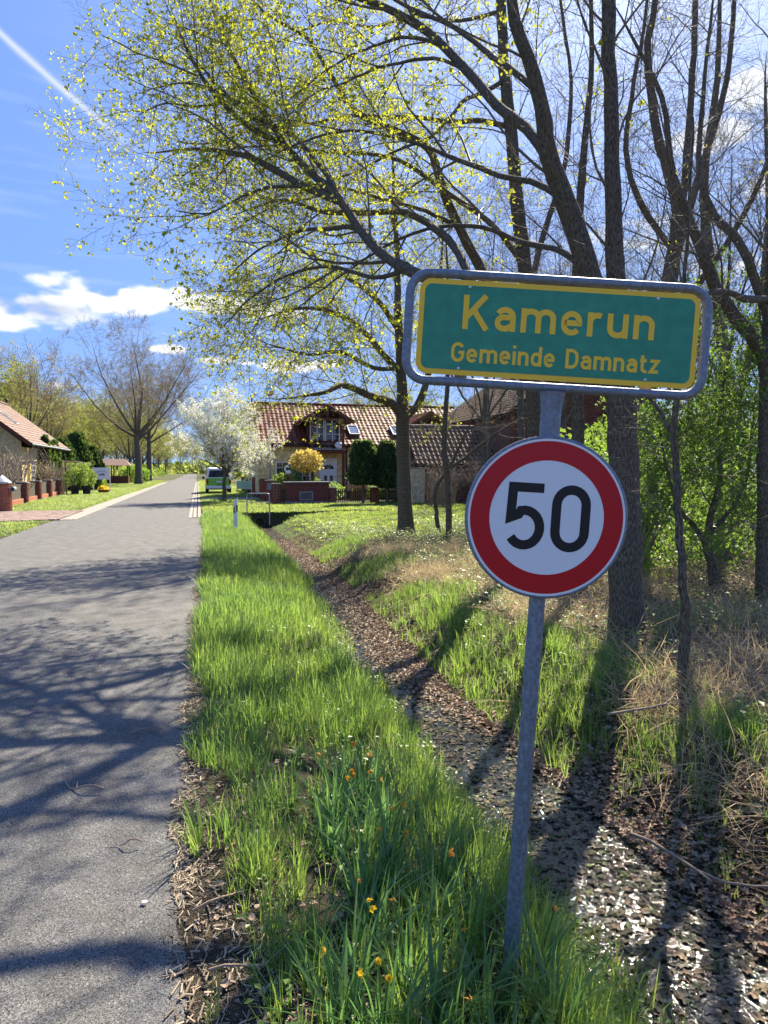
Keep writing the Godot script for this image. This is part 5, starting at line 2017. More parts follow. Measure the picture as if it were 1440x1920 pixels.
func bare_shrub(label: String, at: Vector3, n: int, h: float, reach: float, m: Material, th := 0.012) -> void:
	var t := thing("bare_shrub", label, "shrub", at)
	var g := G.new()
	for i in n:
		arc_stem(g, Vector3(rng.randf_range(-0.4, 0.4) * reach, 0, rng.randf_range(-0.3, 0.3) * reach), rng.randf() * TAU, h * rng.randf_range(0.6, 1.3) * 1.6, reach * rng.randf_range(0.4, 1.0), th * rng.randf_range(0.6, 1.2))
	put("stems", g, m, t).set_meta("kind", "stuff")

func daffodils() -> void:
	# strappy clumps near the foot of the sign, their flowers over
	var protos := []
	for k in 3:
		var g := G.new()
		for i in 34:
			var a := rng.randf() * TAU
			var r := sqrt(rng.randf()) * 0.09
			blade(g, Vector3(cos(a) * r, -0.03, sin(a) * r), a + rng.randf_range(-0.5, 0.5), rng.randf_range(0.24, 0.42), rng.randf_range(0.012, 0.019), rng.randf_range(0.1, 0.85), 6)
		protos.append(g.mesh())
	var spots := [[0.50, -2.45], [0.62, -2.75], [0.78, -2.5], [0.92, -2.75], [0.70, -3.05], [0.86, -3.1], [1.02, -2.98], [0.60, -3.35], [0.76, -3.4], [0.93, -3.4], [1.1, -3.25], [0.68, -3.7], [0.84, -3.75], [1.0, -3.7], [0.55, -2.15], [0.75, -2.2], [0.95, -2.3], [0.4, -2.2], [1.28, -2.52], [1.22, -2.2], [0.82, -4.05], [0.98, -4.1], [1.1, -2.75], [0.85, -1.95]]
	for i in spots.size():
		var x: float = spots[i][0] + rng.randf_range(-0.04, 0.04)
		var z: float = spots[i][1]
		var t := thing("daffodil_clump", "clump of dark strappy daffodil leaves with wilted flowers at the foot of the sign", "daffodils", Vector3(x, ground(x, z), z), rng.randf() * TAU, "daffodil clumps on the verge")
		put("leaves", protos[i % 3], M.daffodil_leaf, t)
		for k in rng.randi_range(0, 2):
			var g := G.new()
			var a := rng.randf() * TAU
			var h := rng.randf_range(0.24, 0.36)
			var top := Vector3(cos(a) * 0.07, h, sin(a) * 0.07)
			g.tube([Vector3(0, 0, 0), top * Vector3(0.5, 0.6, 0.5), top], [0.004, 0.0035, 0.003], 5)
			var st := put("stalk", g, M.daffodil_leaf, t)
			g = G.new()
			var d := Vector3(cos(a), -0.3, sin(a)).normalized()
			for q in 6:
				var x1 := (d + Vector3(rng.randf_range(-1, 1), rng.randf_range(-1, 1), rng.randf_range(-1, 1)) * 0.7).normalized()
				var y1 := x1.cross(Vector3(0.2, 0.5, 0.8)).normalized()
				g.xf = Transform3D(Basis(x1, y1, x1.cross(y1)).scaled(Vector3.ONE * rng.randf_range(0.016, 0.03)), top)
				leaflet(g)
			g.xf = Transform3D.IDENTITY
			put("flower", g, M.yellow_flower if i in [0, 14, 17] else M.wilted, st)

func near_trees() -> void:
	var tw := twig_shape(0.62, 9, 0.0034)
	var spring := leaf_cluster_mesh(tw[1], 3, 0.056, 0.4)
	var few := leaf_cluster_mesh(tw[1], 2, 0.035, 0.22)
	var bark: Material = M.bark
	var o := {"gap": [0.3, 0.22], "len": [1.7, 0.75], "start": [0.12, 0.25], "angle": 0.85, "lift": 0.10, "fat": 0.0085, "bend": 0.2, "twig": 1.0, "twig_gap": 0.26, "bark": bark, "leaf": {"stem": 0.0}}
	var big := o.duplicate(true)
	big.leaf = {"all": 0.85, "stem": 0.06, "lean": 0.12, "arch": 0.75, "sweep_a": 0.55, "sweep_g": 0.1, "droop": 0.5, "sweep_h": 0.5}
	big.gap = [0.34, 0.24]
	big.fat = 0.0105
	big.len = [1.9, 0.8]
	big.lift = 0.02
	big.angle = 0.72
	big.start = [0.3, 0.2]
	limbed_tree("oak_tree", "big budding tree reaching long limbs over the road, trunk right of the 50 sign", {
		"stem": [[4.84,-0.22,-7.21,0.231], [4.79,0.32,-7.20,0.192], [4.76,1.68,-7.24,0.173], [4.68,2.53,-7.21,0.164], [4.60,3.43,-7.18,0.120], [4.58,4.00,-7.22,0.102], [4.51,5.24,-7.21,0.083], [4.44,6.37,-7.20,0.073], [4.40,8.04,-7.21,0.069], [4.34,9.67,-7.22,0.040]],
		"lean": [[4.68,2.96,-7.24,0.122], [4.41,3.46,-7.13,0.125], [4.20,3.95,-7.11,0.120], [3.85,4.66,-7.04,0.108], [3.59,5.09,-6.93,0.095], [3.39,5.64,-6.80,0.070], [3.10,6.21,-6.71,0.058], [2.89,6.90,-6.60,0.041], [2.67,7.79,-6.50,0.025]],
		"arch": [[3.59,5.02,-6.92,0.056], [3.54,5.55,-7.38,0.059], [3.43,6.07,-7.96,0.059], [3.14,7.01,-8.71,0.053], [2.85,7.63,-9.24,0.052], [2.41,8.17,-9.80,0.047], [1.80,8.84,-10.52,0.042], [0.98,9.99,-11.43,0.028]],
		"low": [[4.68,2.53,-7.21,0.077], [4.25,3.02,-7.35,0.077], [3.73,3.45,-7.51,0.074], [3.18,3.77,-7.78,0.071], [2.68,4.09,-8.24,0.069], [2.24,4.57,-8.90,0.063], [1.93,5.41,-9.66,0.059], [1.62,6.08,-10.40,0.054], [1.33,6.71,-11.03,0.047], [1.02,7.56,-11.68,0.044], [0.68,8.56,-12.35,0.036], [0.37,9.68,-13.02,0.027], [0.12,10.88,-13.57,0.018]],
		"low_side": [[1.93,5.41,-9.66,0.054], [1.46,5.90,-10.43,0.054], [0.92,6.51,-11.23,0.049], [0.48,6.90,-11.99,0.039], [-0.02,7.21,-12.76,0.027], [-0.56,7.34,-13.33,0.014]],
		"low_fork": [[1.33,6.71,-11.03,0.048], [0.87,7.09,-11.49,0.045], [0.32,7.73,-11.88,0.038], [0.00,8.39,-12.21,0.026], [-0.24,9.05,-12.41,0.013]],
		"droop": [[3.18,3.77,-7.78,0.049], [3.11,4.71,-8.68,0.051], [2.88,5.41,-9.82,0.049], [2.53,5.77,-10.97,0.045], [2.06,6.17,-12.16,0.041], [1.55,6.66,-13.15,0.029], [0.94,6.68,-13.93,0.015]],
		"sweep_a": [[2.24,4.57,-8.90,0.041], [2.03,4.97,-9.32,0.034], [1.71,5.07,-9.77,0.029], [1.47,5.17,-10.18,0.024], [1.17,5.14,-10.60,0.020], [0.81,5.01,-11.03,0.015], [0.51,4.78,-11.44,0.010]],
		"sweep_b": [[3.06,7.18,-8.85,0.027], [2.75,7.46,-9.26,0.022], [2.46,7.54,-9.65,0.018], [2.16,7.57,-10.04,0.015], [1.78,7.47,-10.44,0.011], [1.37,7.24,-10.85,0.008]],
		"sweep_c": [[3.26,6.70,-8.46,0.026], [2.97,7.00,-8.86,0.022], [2.62,7.12,-9.27,0.019], [2.34,7.19,-9.66,0.017], [2.04,7.18,-10.05,0.014], [1.70,7.20,-10.45,0.011], [1.37,7.04,-10.84,0.008]],
		"sweep_d": [[1.33,6.71,-11.03,0.036], [1.13,7.08,-11.26,0.030], [0.87,7.24,-11.50,0.025], [0.60,7.57,-11.74,0.021], [0.33,7.85,-11.99,0.017], [-0.08,8.03,-12.26,0.013], [-0.59,8.03,-12.55,0.009]],
		"sweep_e": [[1.83,5.63,-9.90,0.033], [1.44,5.80,-10.27,0.027], [1.02,5.88,-10.63,0.022], [0.58,5.79,-10.99,0.017], [0.20,5.68,-11.33,0.013], [-0.27,5.81,-11.71,0.008]],
		"sweep_f": [[1.02,7.56,-11.68,0.034], [0.57,7.71,-12.02,0.026], [0.08,7.72,-12.35,0.020], [-0.44,7.87,-12.70,0.014], [-0.88,7.79,-13.02,0.009]],
		"sweep_g": [[2.68,4.09,-8.24,0.029], [2.45,4.37,-8.58,0.024], [2.20,4.42,-8.90,0.021], [1.87,4.49,-9.26,0.017], [1.58,4.61,-9.60,0.014]],
		"sweep_h": [[2.49,4.24,-8.51,0.033], [2.20,4.25,-8.96,0.027], [1.74,4.49,-9.46,0.022], [1.24,4.48,-9.97,0.017], [0.76,4.24,-10.45,0.013], [0.40,3.93,-10.90,0.008]],
		"sweep_i": [[3.39,5.64,-6.80,0.038], [3.28,6.38,-7.62,0.033], [3.09,7.18,-8.47,0.028], [2.74,7.91,-9.35,0.024], [2.37,8.76,-10.25,0.018], [1.91,9.50,-11.16,0.012]],
		"sweep_j": [[3.85,4.66,-7.04,0.043], [3.80,5.05,-7.58,0.037], [3.59,5.34,-8.15,0.033], [3.28,5.75,-8.77,0.029], [2.76,6.23,-9.43,0.024], [2.10,6.58,-10.13,0.019], [1.51,6.62,-10.78,0.014], [0.94,6.51,-11.43,0.008]],
		"sweep_k": [[4.20,3.95,-7.11,0.041], [4.08,4.32,-7.57,0.035], [3.83,4.54,-8.04,0.031], [3.49,4.86,-8.55,0.027], [2.96,4.96,-9.09,0.022], [2.37,4.76,-9.64,0.018], [1.79,4.39,-10.16,0.013], [1.32,4.09,-10.67,0.008]],
		"sweep_l": [[1.93,5.41,-9.66,0.043], [1.74,6.12,-10.25,0.035], [1.37,6.80,-10.88,0.029], [0.72,7.44,-11.59,0.022], [0.17,8.29,-12.28,0.016], [-0.25,8.92,-12.93,0.009]],
	}, big, tw, spring, M.spring_leaf)
	o.start = [0.25, 0.2]
	o.leaf = {"all": 0.75, "stem": 0.12, "l3": 0.1, "fork": 0.5}
	o.len = [1.8, 0.8]
	o.gap = [0.45, 0.26]
	o.lift = 0.04
	limbed_tree("tall_tree", "tall slender grey trunk rising behind the left half of the place-name sign", {
		"stem": [[6.50,-0.13,-12.89,0.213], [6.44,2.65,-12.86,0.158], [6.21,5.74,-12.91,0.140], [6.05,6.74,-12.91,0.129], [5.91,8.13,-12.92,0.118], [5.74,9.40,-12.94,0.101], [5.67,10.65,-12.94,0.091], [5.44,12.83,-12.71,0.049]],
		"l3": [[6.30,4.88,-12.94,0.063], [6.56,6.11,-13.05,0.058], [7.25,8.03,-13.29,0.048], [7.48,9.75,-13.55,0.038], [7.30,11.38,-13.69,0.027]],
		"fork": [[6.44,3.28,-12.90,0.121], [5.86,4.61,-12.97,0.108], [5.29,5.74,-13.03,0.099], [4.89,6.41,-13.01,0.090], [4.58,6.98,-12.98,0.082], [4.37,7.44,-12.89,0.075], [4.15,7.74,-12.80,0.068], [3.62,7.94,-12.80,0.062], [3.03,8.10,-12.80,0.055], [2.67,8.29,-12.74,0.049], [2.40,8.63,-12.67,0.043], [2.22,8.79,-12.56,0.038], [1.98,9.08,-12.48,0.032], [1.72,9.18,-12.40,0.027], [1.34,9.29,-12.34,0.022], [1.09,9.38,-12.25,0.018], [0.69,9.74,-12.21,0.013]],
		"bough": [[5.89,8.34,-12.94,0.056], [5.27,8.40,-12.95,0.049], [4.74,8.31,-12.94,0.043], [4.03,8.32,-12.97,0.039], [3.32,8.26,-13.01,0.034], [2.83,8.21,-12.98,0.030], [2.28,8.05,-12.97,0.026], [1.78,7.88,-12.93,0.022], [1.13,7.78,-12.95,0.019], [0.65,7.55,-12.91,0.015], [0.25,7.37,-12.86,0.012], [-0.28,7.34,-12.84,0.009]],
		"sweep_a": [[6.21,5.74,-12.91,0.067], [5.70,6.30,-12.89,0.059], [5.21,6.66,-12.86,0.053], [4.81,6.81,-12.79,0.048], [4.32,7.07,-12.75,0.043], [3.78,7.34,-12.73,0.038], [3.40,7.40,-12.65,0.034], [2.88,7.39,-12.59,0.030], [2.21,7.33,-12.58,0.026], [1.88,7.32,-12.49,0.022], [1.40,7.28,-12.43,0.019], [0.71,7.16,-12.41,0.015], [0.23,6.89,-12.35,0.012], [-0.19,6.55,-12.25,0.009]],
		"sweep_b": [[5.77,9.20,-12.92,0.046], [5.22,8.86,-12.92,0.040], [4.92,8.69,-12.85,0.036], [4.64,8.35,-12.77,0.033], [4.30,7.95,-12.71,0.030], [3.96,7.73,-12.67,0.027], [3.41,7.47,-12.66,0.024], [2.89,7.12,-12.64,0.021], [2.35,6.90,-12.64,0.018], [1.90,6.66,-12.62,0.016], [1.41,6.38,-12.60,0.014], [0.93,6.08,-12.57,0.011], [0.48,5.68,-12.54,0.009]],
		"sweep_c": [[4.85,6.36,-12.89,0.045], [4.17,6.60,-12.87,0.037], [3.49,6.70,-12.85,0.031], [2.93,6.79,-12.79,0.026], [2.41,6.81,-12.72,0.021], [1.77,6.78,-12.68,0.017], [1.21,6.61,-12.61,0.013], [0.67,6.31,-12.53,0.009]],
		"sweep_d": [[5.67,10.45,-12.92,0.040], [4.80,10.11,-12.89,0.033], [3.96,10.05,-12.86,0.027], [3.15,9.71,-12.81,0.022], [2.37,9.66,-12.77,0.017], [1.61,9.24,-12.70,0.013], [0.96,8.74,-12.60,0.009]],
	}, o, tw, spring, M.spring_leaf)
	o.leaf = {"all": 0.12}
	o.lift = 0.1
	o.gap = [0.42, 0.3]
	limbed_tree("tall_tree", "many-stemmed bare tree fanning out above the right half of the place-name sign", {
		"stem": [[9.19,0.35,-13.04,0.225], [9.18,1.81,-13.13,0.192], [9.19,3.16,-13.21,0.180], [9.30,4.70,-13.07,0.172], [9.53,5.85,-12.98,0.160], [9.62,7.12,-12.93,0.126], [9.35,8.01,-12.95,0.103], [9.19,8.59,-13.03,0.093], [8.95,10.23,-13.09,0.070], [9.06,11.25,-13.02,0.059], [9.06,13.36,-12.84,0.032]],
		"s2": [[9.60,7.07,-12.93,0.082], [9.74,7.39,-12.92,0.082], [9.79,8.59,-12.87,0.071], [9.85,10.23,-12.85,0.060], [9.83,11.25,-12.82,0.054], [9.72,13.15,-12.65,0.026]],
		"s3": [[9.50,5.67,-12.98,0.099], [10.03,7.17,-13.14,0.090], [10.55,8.67,-13.19,0.073], [10.93,10.02,-13.18,0.056], [11.12,11.71,-13.23,0.045], [11.28,13.74,-13.31,0.023]],
		"s4": [[9.58,6.33,-12.99,0.066], [8.69,7.17,-12.86,0.064], [8.27,8.11,-12.72,0.053], [8.32,9.36,-12.58,0.041], [8.44,10.58,-12.41,0.031], [8.47,12.16,-12.30,0.015]],
		"s5": [[9.22,4.25,-13.06,0.083], [9.67,5.27,-12.60,0.076], [10.13,6.22,-12.12,0.058], [10.45,7.22,-11.68,0.046], [10.64,8.34,-11.29,0.030]],
	}, o, tw, few, M.spring_leaf)
	limbed_tree("tall_tree", "far bare tree with forked trunk among the green bushes at the right", {
		"stem": [[16.10,-0.08,-18.46,0.264], [16.10,2.15,-18.59,0.215], [16.03,3.71,-18.71,0.198], [15.60,6.07,-18.76,0.180], [15.08,8.26,-18.72,0.153], [14.75,10.56,-18.63,0.119], [15.03,13.31,-18.52,0.087], [15.02,16.48,-18.51,0.039]],
		"s2": [[16.06,3.47,-18.68,0.116], [16.72,4.99,-18.92,0.117], [17.31,7.22,-19.10,0.101], [17.83,10.02,-19.45,0.077], [17.96,13.55,-19.84,0.052]],
	}, o, tw, few, M.spring_leaf)
	limbed_tree("tall_tree", "dark tree cut by the right edge of the picture, limbs reaching left", {
		"stem": [[7.80,-0.12,-8.30,0.167], [7.81,0.90,-8.36,0.129], [7.74,1.96,-8.34,0.113], [7.80,3.16,-8.40,0.113], [7.80,4.63,-8.38,0.104], [7.84,6.44,-8.38,0.081], [7.85,8.57,-8.41,0.051]],
		"d1": [[7.76,2.56,-8.37,0.098], [7.75,3.28,-8.42,0.101], [7.54,3.59,-8.39,0.097], [7.16,3.96,-8.41,0.088], [6.82,4.43,-8.42,0.080], [6.53,5.05,-8.43,0.065], [6.21,5.73,-8.45,0.046], [6.01,6.74,-8.47,0.032], [5.55,7.53,-8.53,0.017]],
		"d2": [[7.83,3.83,-8.43,0.075], [7.81,4.45,-8.68,0.073], [7.70,5.15,-8.96,0.066], [7.53,5.58,-9.24,0.056], [7.44,6.34,-9.52,0.045], [7.66,7.58,-9.74,0.033], [7.95,9.03,-9.96,0.021]],
		"d3": [[7.77,4.18,-8.37,0.060], [7.06,4.06,-8.03,0.049], [6.51,4.09,-7.86,0.034], [5.97,3.94,-7.79,0.023], [5.46,4.02,-7.72,0.013]],
	}, o, tw, few, M.spring_leaf)
	o.len = [0.9, 0.4]
	o.gap = [0.22, 0.18]
	o.twig = 0.7
	limbed_tree("sapling", "thin crooked sapling in front of the green bushes right of the big trunk", {
		"stem": [[4.15,-0.16,-5.37,0.045], [4.20,0.33,-5.39,0.045], [4.15,0.76,-5.37,0.038], [4.11,1.33,-5.42,0.033], [4.10,1.80,-5.45,0.031], [4.06,2.18,-5.43,0.028], [4.05,2.43,-5.40,0.026], [4.12,3.11,-5.42,0.019], [4.10,3.91,-5.37,0.014], [4.09,4.77,-5.32,0.007]],
		"s2": [[4.08,2.11,-5.47,0.021], [4.05,2.31,-5.60,0.019], [4.00,2.49,-5.73,0.017], [3.94,2.99,-5.88,0.012], [3.92,3.81,-6.04,0.008]],
	}, o, tw, few, M.spring_leaf)
	o.len = [1.7, 0.8]
	o.gap = [0.24, 0.2]
	o.len = [2.0, 0.85]
	o.twig = 1.1
	o.start = [0.18, 0.25]
	o.leaf = {"all": 0.55, "stem": 0.35, "l1": 0.25}
	var mid := leaf_cluster_mesh(tw[1], 3, 0.055, 0.5)
	limbed_tree("lawn_tree", "tree with forked trunk and yellow-green buds on the lawn before the yellow house", {
		"stem": [[5.82,-0.16,-19.69,0.294], [5.77,0.58,-19.64,0.223], [5.72,1.81,-19.63,0.199], [5.68,3.03,-19.61,0.191], [5.63,4.54,-19.61,0.144], [5.55,6.03,-19.62,0.113], [5.51,7.81,-19.64,0.083], [5.42,9.87,-19.68,0.045]],
		"l1": [[5.70,3.18,-19.62,0.130], [5.31,3.66,-19.43,0.120], [4.55,3.85,-19.13,0.103], [3.81,4.06,-18.82,0.086], [3.24,3.82,-18.43,0.056], [2.72,3.70,-18.25,0.034]],
		"l2": [[5.71,3.26,-19.62,0.114], [6.19,3.71,-19.72,0.108], [6.49,4.38,-19.90,0.093], [6.83,5.59,-20.19,0.071], [7.10,7.25,-20.53,0.048], [7.28,9.07,-20.81,0.024]],
		"l3": [[5.63,4.54,-19.61,0.091], [4.94,5.05,-19.20,0.081], [4.18,5.66,-18.82,0.071], [3.25,5.95,-18.46,0.055], [2.37,5.82,-18.06,0.033], [1.68,5.53,-17.81,0.020]],
		"l4": [[5.56,5.73,-19.60,0.083], [4.85,6.54,-19.42,0.074], [3.97,7.00,-19.16,0.058], [3.07,7.45,-19.01,0.042], [2.34,7.47,-18.79,0.028], [1.78,7.20,-18.71,0.014]],
		"l5": [[5.63,4.69,-19.62,0.068], [4.63,4.55,-18.84,0.058], [3.60,4.82,-18.09,0.048], [2.66,4.60,-17.39,0.032], [1.86,4.71,-17.09,0.019]],
	}, o, tw, mid, M.spring_leaf)
	o.leaf = {"all": 0.1}
	o.start = [0.35, 0.25]
	o.len = [1.1, 0.6]
	limbed_tree("thin_tree", "thin dark trunk between the lawn tree and the 50 sign", {
		"stem": [[6.57,-0.13,-18.15,0.094], [6.52,1.53,-18.16,0.079], [6.46,2.25,-18.22,0.079], [6.48,3.53,-18.19,0.065], [6.55,5.23,-18.17,0.050], [6.49,7.48,-18.22,0.028]],
		"s2": [[6.51,1.81,-18.18,0.043], [7.00,2.10,-18.17,0.044], [7.54,2.54,-18.16,0.036], [8.22,2.98,-18.12,0.029]],
	}, o, tw, few, M.spring_leaf)
	limbed_tree("thin_tree", "short crooked stem just left of the thin dark trunk", {
		"stem": [[6.69,-0.06,-19.36,0.069], [6.64,0.58,-19.42,0.062], [6.57,1.05,-19.36,0.061], [6.68,1.43,-19.36,0.054], [6.91,1.81,-19.21,0.046], [7.33,2.72,-19.06,0.030]],
	}, o, tw, few, M.spring_leaf)
	limbed_tree("thin_tree", "slim trunk whose foot shows below the right edge of the 50 sign", {
		"stem": [[5.64,-0.15,-9.69,0.139], [5.63,0.42,-9.73,0.115], [5.63,1.64,-9.81,0.102], [5.62,3.27,-9.80,0.089], [5.56,4.86,-9.81,0.068], [5.64,6.42,-9.78,0.052], [5.73,7.95,-9.75,0.035], [5.63,9.84,-9.79,0.020]],
	}, o, tw, few, M.spring_leaf)
	var bushy := leaf_cluster_mesh(tw[1], 4, 0.055, 1.0)
	o.gap = [0.16, 0.16]
	o.len = [1.3, 0.6]
	o.start = [0.2, 0.15]
	o.angle = 1.0
	o.twig = 0.85
	o.leaf = {"all": 0.95}
	limbed_tree("hawthorn", "leafy green hawthorn with dark crooked trunk under the right trees", {
		"stem": [[7.80,-0.17,-9.33,0.092], [7.75,0.31,-9.38,0.075], [7.68,0.64,-9.41,0.067], [7.69,1.15,-9.34,0.050], [7.75,1.64,-9.25,0.041], [7.65,2.46,-9.22,0.028], [7.71,3.25,-9.15,0.016]],
		"s2": [[7.68,0.63,-9.41,0.046], [7.41,0.94,-9.40,0.041], [7.11,1.24,-9.39,0.029], [6.90,1.81,-9.38,0.020], [6.73,2.45,-9.36,0.012]],
		"s3": [[7.72,0.81,-9.41,0.038], [8.16,1.22,-9.43,0.034], [8.45,1.72,-9.49,0.025], [8.62,2.49,-9.59,0.017]],
	}, o, tw, bushy, M.bush_leaf)

func undergrowth() -> void:
	# leafed bushes at the edge of the wood
	var list := [[7.2, -10.6, 1.3, 1.3, 2600, "leafy green bush left of the hawthorn, behind the big trunk"], [9.9, -10.6, 1.4, 1.5, 2800, "leafy green bush at the right edge, below the dark tree"], [8.7, -12.6, 1.7, 1.8, 3600, "tall leafy bush behind the hawthorn trunk"], [12.2, -13.0, 1.9, 1.9, 3600, "wide leafy bush farther right behind the dark tree"], [11.2, -17.5, 2.2, 2.0, 4200, "big light green bush in the middle distance of the wood"], [15.5, -19.5, 2.6, 2.2, 4600, "broad light green bush beside the far forked tree"], [20.5, -24.0, 3.2, 2.4, 5000, "broad bush at the far right of the wood"], [13.5, -26.5, 2.0, 1.6, 3600, "round bush in front of the brick barn"]]
	for b in list:
		shrub("leafy_bush", b[5], "bush", Vector3(b[0], 0, b[1]), Vector3(b[2], b[3] * 0.75, b[2]), b[4], 0.085 if b[1] > -15.0 else 0.13, M.bush_leaf)
	# more slim trees further back, bare
	var tw := twig_shape(0.8, 9, 0.0065)
	var few := leaf_cluster_mesh(tw[1], 2, 0.05, 0.3)
	var o := {"gap": [0.55, 0.34], "len": [1.9, 0.9], "start": [0.3, 0.2], "angle": 0.75, "lift": 0.14, "fat": 0.0085, "bend": 0.18, "twig": 1.0, "twig_gap": 0.4, "bark": M.grey_bark, "leaf": {"all": 0.25}}
	var protos := []
	for k in 2:
		var spot_k: Array = [[11.5, -24.0], [17.0, -31.0]][k]
		protos.append(grown_tree("woodland_tree", ["slim bare woodland tree left of the brick barn, in front of the outbuilding", "bare woodland tree directly in front of the brick barn"][k], Vector3(spot_k[0], 0, spot_k[1]), 12.0 + 2.0 * k, 4.0, 0.14, 4, 0.45, o, tw, few, M.bud_leaf, "slim bare trees in the wood"))
	var more := [[13.0, -15.5, 0.9, "bare woodland tree just right of the many-stemmed tree"], [21.5, -27.0, 1.1, "bare woodland tree at the far right behind the bushes"], [24.0, -31.0, 1.2, "bare woodland tree right of the brick barn"], [9.0, -21.5, 0.8, "slender bare tree behind the thin dark trunk"], [27.0, -24.0, 1.1, "bare tree farthest right in the wood"], [14.0, -33.0, 0.7, "small bare tree standing close to the outbuilding"], [12.0, -10.0, 0.85, "bare tree just outside the right edge, over the leafy bush"], [19.0, -16.0, 1.0, "bare tree right of the far forked tree"], [33.0, -38.0, 1.2, "bare tree in the field edge far right"], [22.5, -42.0, 1.25, "bare tree rising behind the brick barn"]]
	for i in more.size():
		copy(protos[i % 2], "woodland_tree", more[i][3], Vector3(more[i][0], 0, more[i][1]), i * 1.3, more[i][2])

func street_trees() -> void:
	# blossoming fruit tree by the gate
	var tw := twig_shape(0.5, 8, 0.006)
	var o := {"gap": [0.24, 0.22], "len": [1.5, 0.7], "start": [0.12, 0.1], "angle": 0.75, "lift": 0.2, "fat": 0.01, "bend": 0.16, "twig": 0.8, "twig_gap": 0.36, "bark": M.bark, "leaf": {"all": 0.85}, "shift": 0.2, "low": 0.1}
	var bl := leaf_cluster_mesh(tw[1], 3, 0.085, 0.62)
	var t := grown_tree("blossom_tree", "fruit tree in white blossom on the right verge in front of the green van", Vector3(1.42, 0, -41.6), 6.4, 1.75, 0.13, 13, 0.55, o, tw, bl, M.blossom)
	t.scale = Vector3(0.84, 0.95, 0.84)
	var more := leaf_cluster_mesh(tw[1], 2, 0.085, 0.5)
	var lv: MultiMeshInstance3D = t.get_node("leaves")
	lv.name = "blossoms"
	var w := []
	for i in lv.multimesh.instance_count:
		w.append(lv.multimesh.get_instance_transform(i))
	many("leaves", more, M.young_grass, w, t)
	# two big bare trees at the left edge of the street
	tw = twig_shape(1.1, 10, 0.017)
	var bud := leaf_cluster_mesh(tw[1], 1, 0.1, 0.3)
	o = {"gap": [1.05, 0.75, 0.5], "len": [5.0, 2.4, 1.2], "start": [0.14, 0.15, 0.15], "angle": 0.7, "lift": 0.05, "fat": 0.0095, "bend": 0.13, "twig": 1.0, "twig_gap": 0.7, "bark": M.grey_bark, "twig_bark": M.far_twig, "leaf": {"all": 0.2}}
	grown_tree("street_tree", "large bare spreading tree at the left edge of the street, nearer of the pair", Vector3(-7.1, 0, -92), 19.0, 5.5, 0.42, 7, 0.85, o, tw, bud, M.bud_leaf)
	grown_tree("street_tree", "large bare tree at the left edge of the street, right behind the nearer one", Vector3(-7.4, 0, -117), 18.0, 6.0, 0.38, 6, 0.7, o, tw, bud, M.bud_leaf)
	# the wood beyond: four kinds, many individuals
	tw = twig_shape(1.7, 9, 0.022)
	var thin := leaf_cluster_mesh(tw[1], 3, 0.15, 0.7)
	var full := leaf_cluster_mesh(tw[1], 4, 0.2, 0.95)
	var f := {"gap": [1.1, 0.8], "len": [4.2, 2.0], "start": [0.15, 0.2], "angle": 0.65, "lift": 0.16, "fat": 0.009, "bend": 0.16, "twig": 1.0, "twig_gap": 0.8, "bark": M.grey_bark, "twig_bark": M.far_twig, "leaf": {"all": 0.8}}
	var kinds := []
	var look := ["bare greyish budding tree", "pale yellow-green young-leaved tree", "fresh green young-leaved tree", "olive-tinted budding tree"]
	var spots := []
	# left wood, behind the ochre house and along the street
	for i in 38:
		var row := i % 3
		var z := -88.0 - (i / 3) * 9.5 - row * 5.0
		var x := -17.0 - row * 9.0 - rng.randf_range(0.0, 6.0) - (maxf(0.0, (-z - 110.0)) * 0.02)
		spots.append([x, z, rng.randf_range(0.82, 1.12)])
	for i in 10:
		spots.append([-10.5 - rng.randf() * 3.0, -128.0 - i * 19.0, rng.randf_range(0.85, 1.1)])
	for i in 9:
		spots.append([7.0 + rng.randf() * 5.0, -150.0 - i * 22.0, rng.randf_range(0.8, 1.05)])
	for i in 30:
		spots.append([-60.0 + i * 5.6 + rng.randf() * 2.0, -345.0 - rng.randf() * 30.0, rng.randf_range(0.95, 1.3)])
	for i in 12:
		spots.append([-48.0 - i * 5.0, -84.0 - rng.randf() * 25.0, rng.randf_range(0.85, 1.1)])
	for i in 16:
		spots.append([14.0 + i * 8.0 + rng.randf() * 4.0, -95.0 - rng.randf() * 40.0, rng.randf_range(0.8, 1.0)])
	var where_word := ["in the left wood behind the houses", "along the left side of the street far ahead", "along the right side of the street far ahead", "where the street ends in the wood", "behind the ochre house at the left", "in the far wood behind the yellow house"]
	var first := [0, 38, 48, 57, 87, 99, 115]
	for k in 4:
		var oo := f.duplicate(true)
		oo.leaf = {"all": [0.25, 0.9, 1.0, 0.75][k]}
		var area := 0
		kinds.append(grown_tree("forest_tree", look[k] + " " + where_word[0], Vector3(spots[k][0], 0, spots[k][1]), [14.5, 13.5, 14.5, 13.0][k], [5.0, 3.5, 4.0, 3.0][k], 0.24, 6, 0.6, oo, tw, thin if k != 2 else full, [M.bud_leaf, M.forest_leaf, M.forest_green, M.forest_leaf][k], look[k] + " " + where_word[area]))
	var row_word := ["in the front row of", "in the second row of", "in the back row of"]
	for i in range(4, spots.size()):
		var k: int = [1, 3, 0, 1, 2, 3, 0, 1][(i * 5 + i / 7) % 8]
		var area := 0
		while i >= first[area + 1]:
			area += 1
		var place: String = where_word[area]
		if area == 0:
			place = row_word[i % 3] + " the left wood, " + ["nearest part", "middle part", "farthest part"][mini(i / 13, 2)]
		elif area == 3:
			place += ["", ", left of the road", ", straight ahead", ", right of the road"][1 + clampi((i - 57) / 10, 0, 2)]
		copy(kinds[k], "forest_tree", look[k] + " " + place, Vector3(spots[i][0], 0, spots[i][1]), i * 2.1, spots[i][2], look[k] + " " + place)

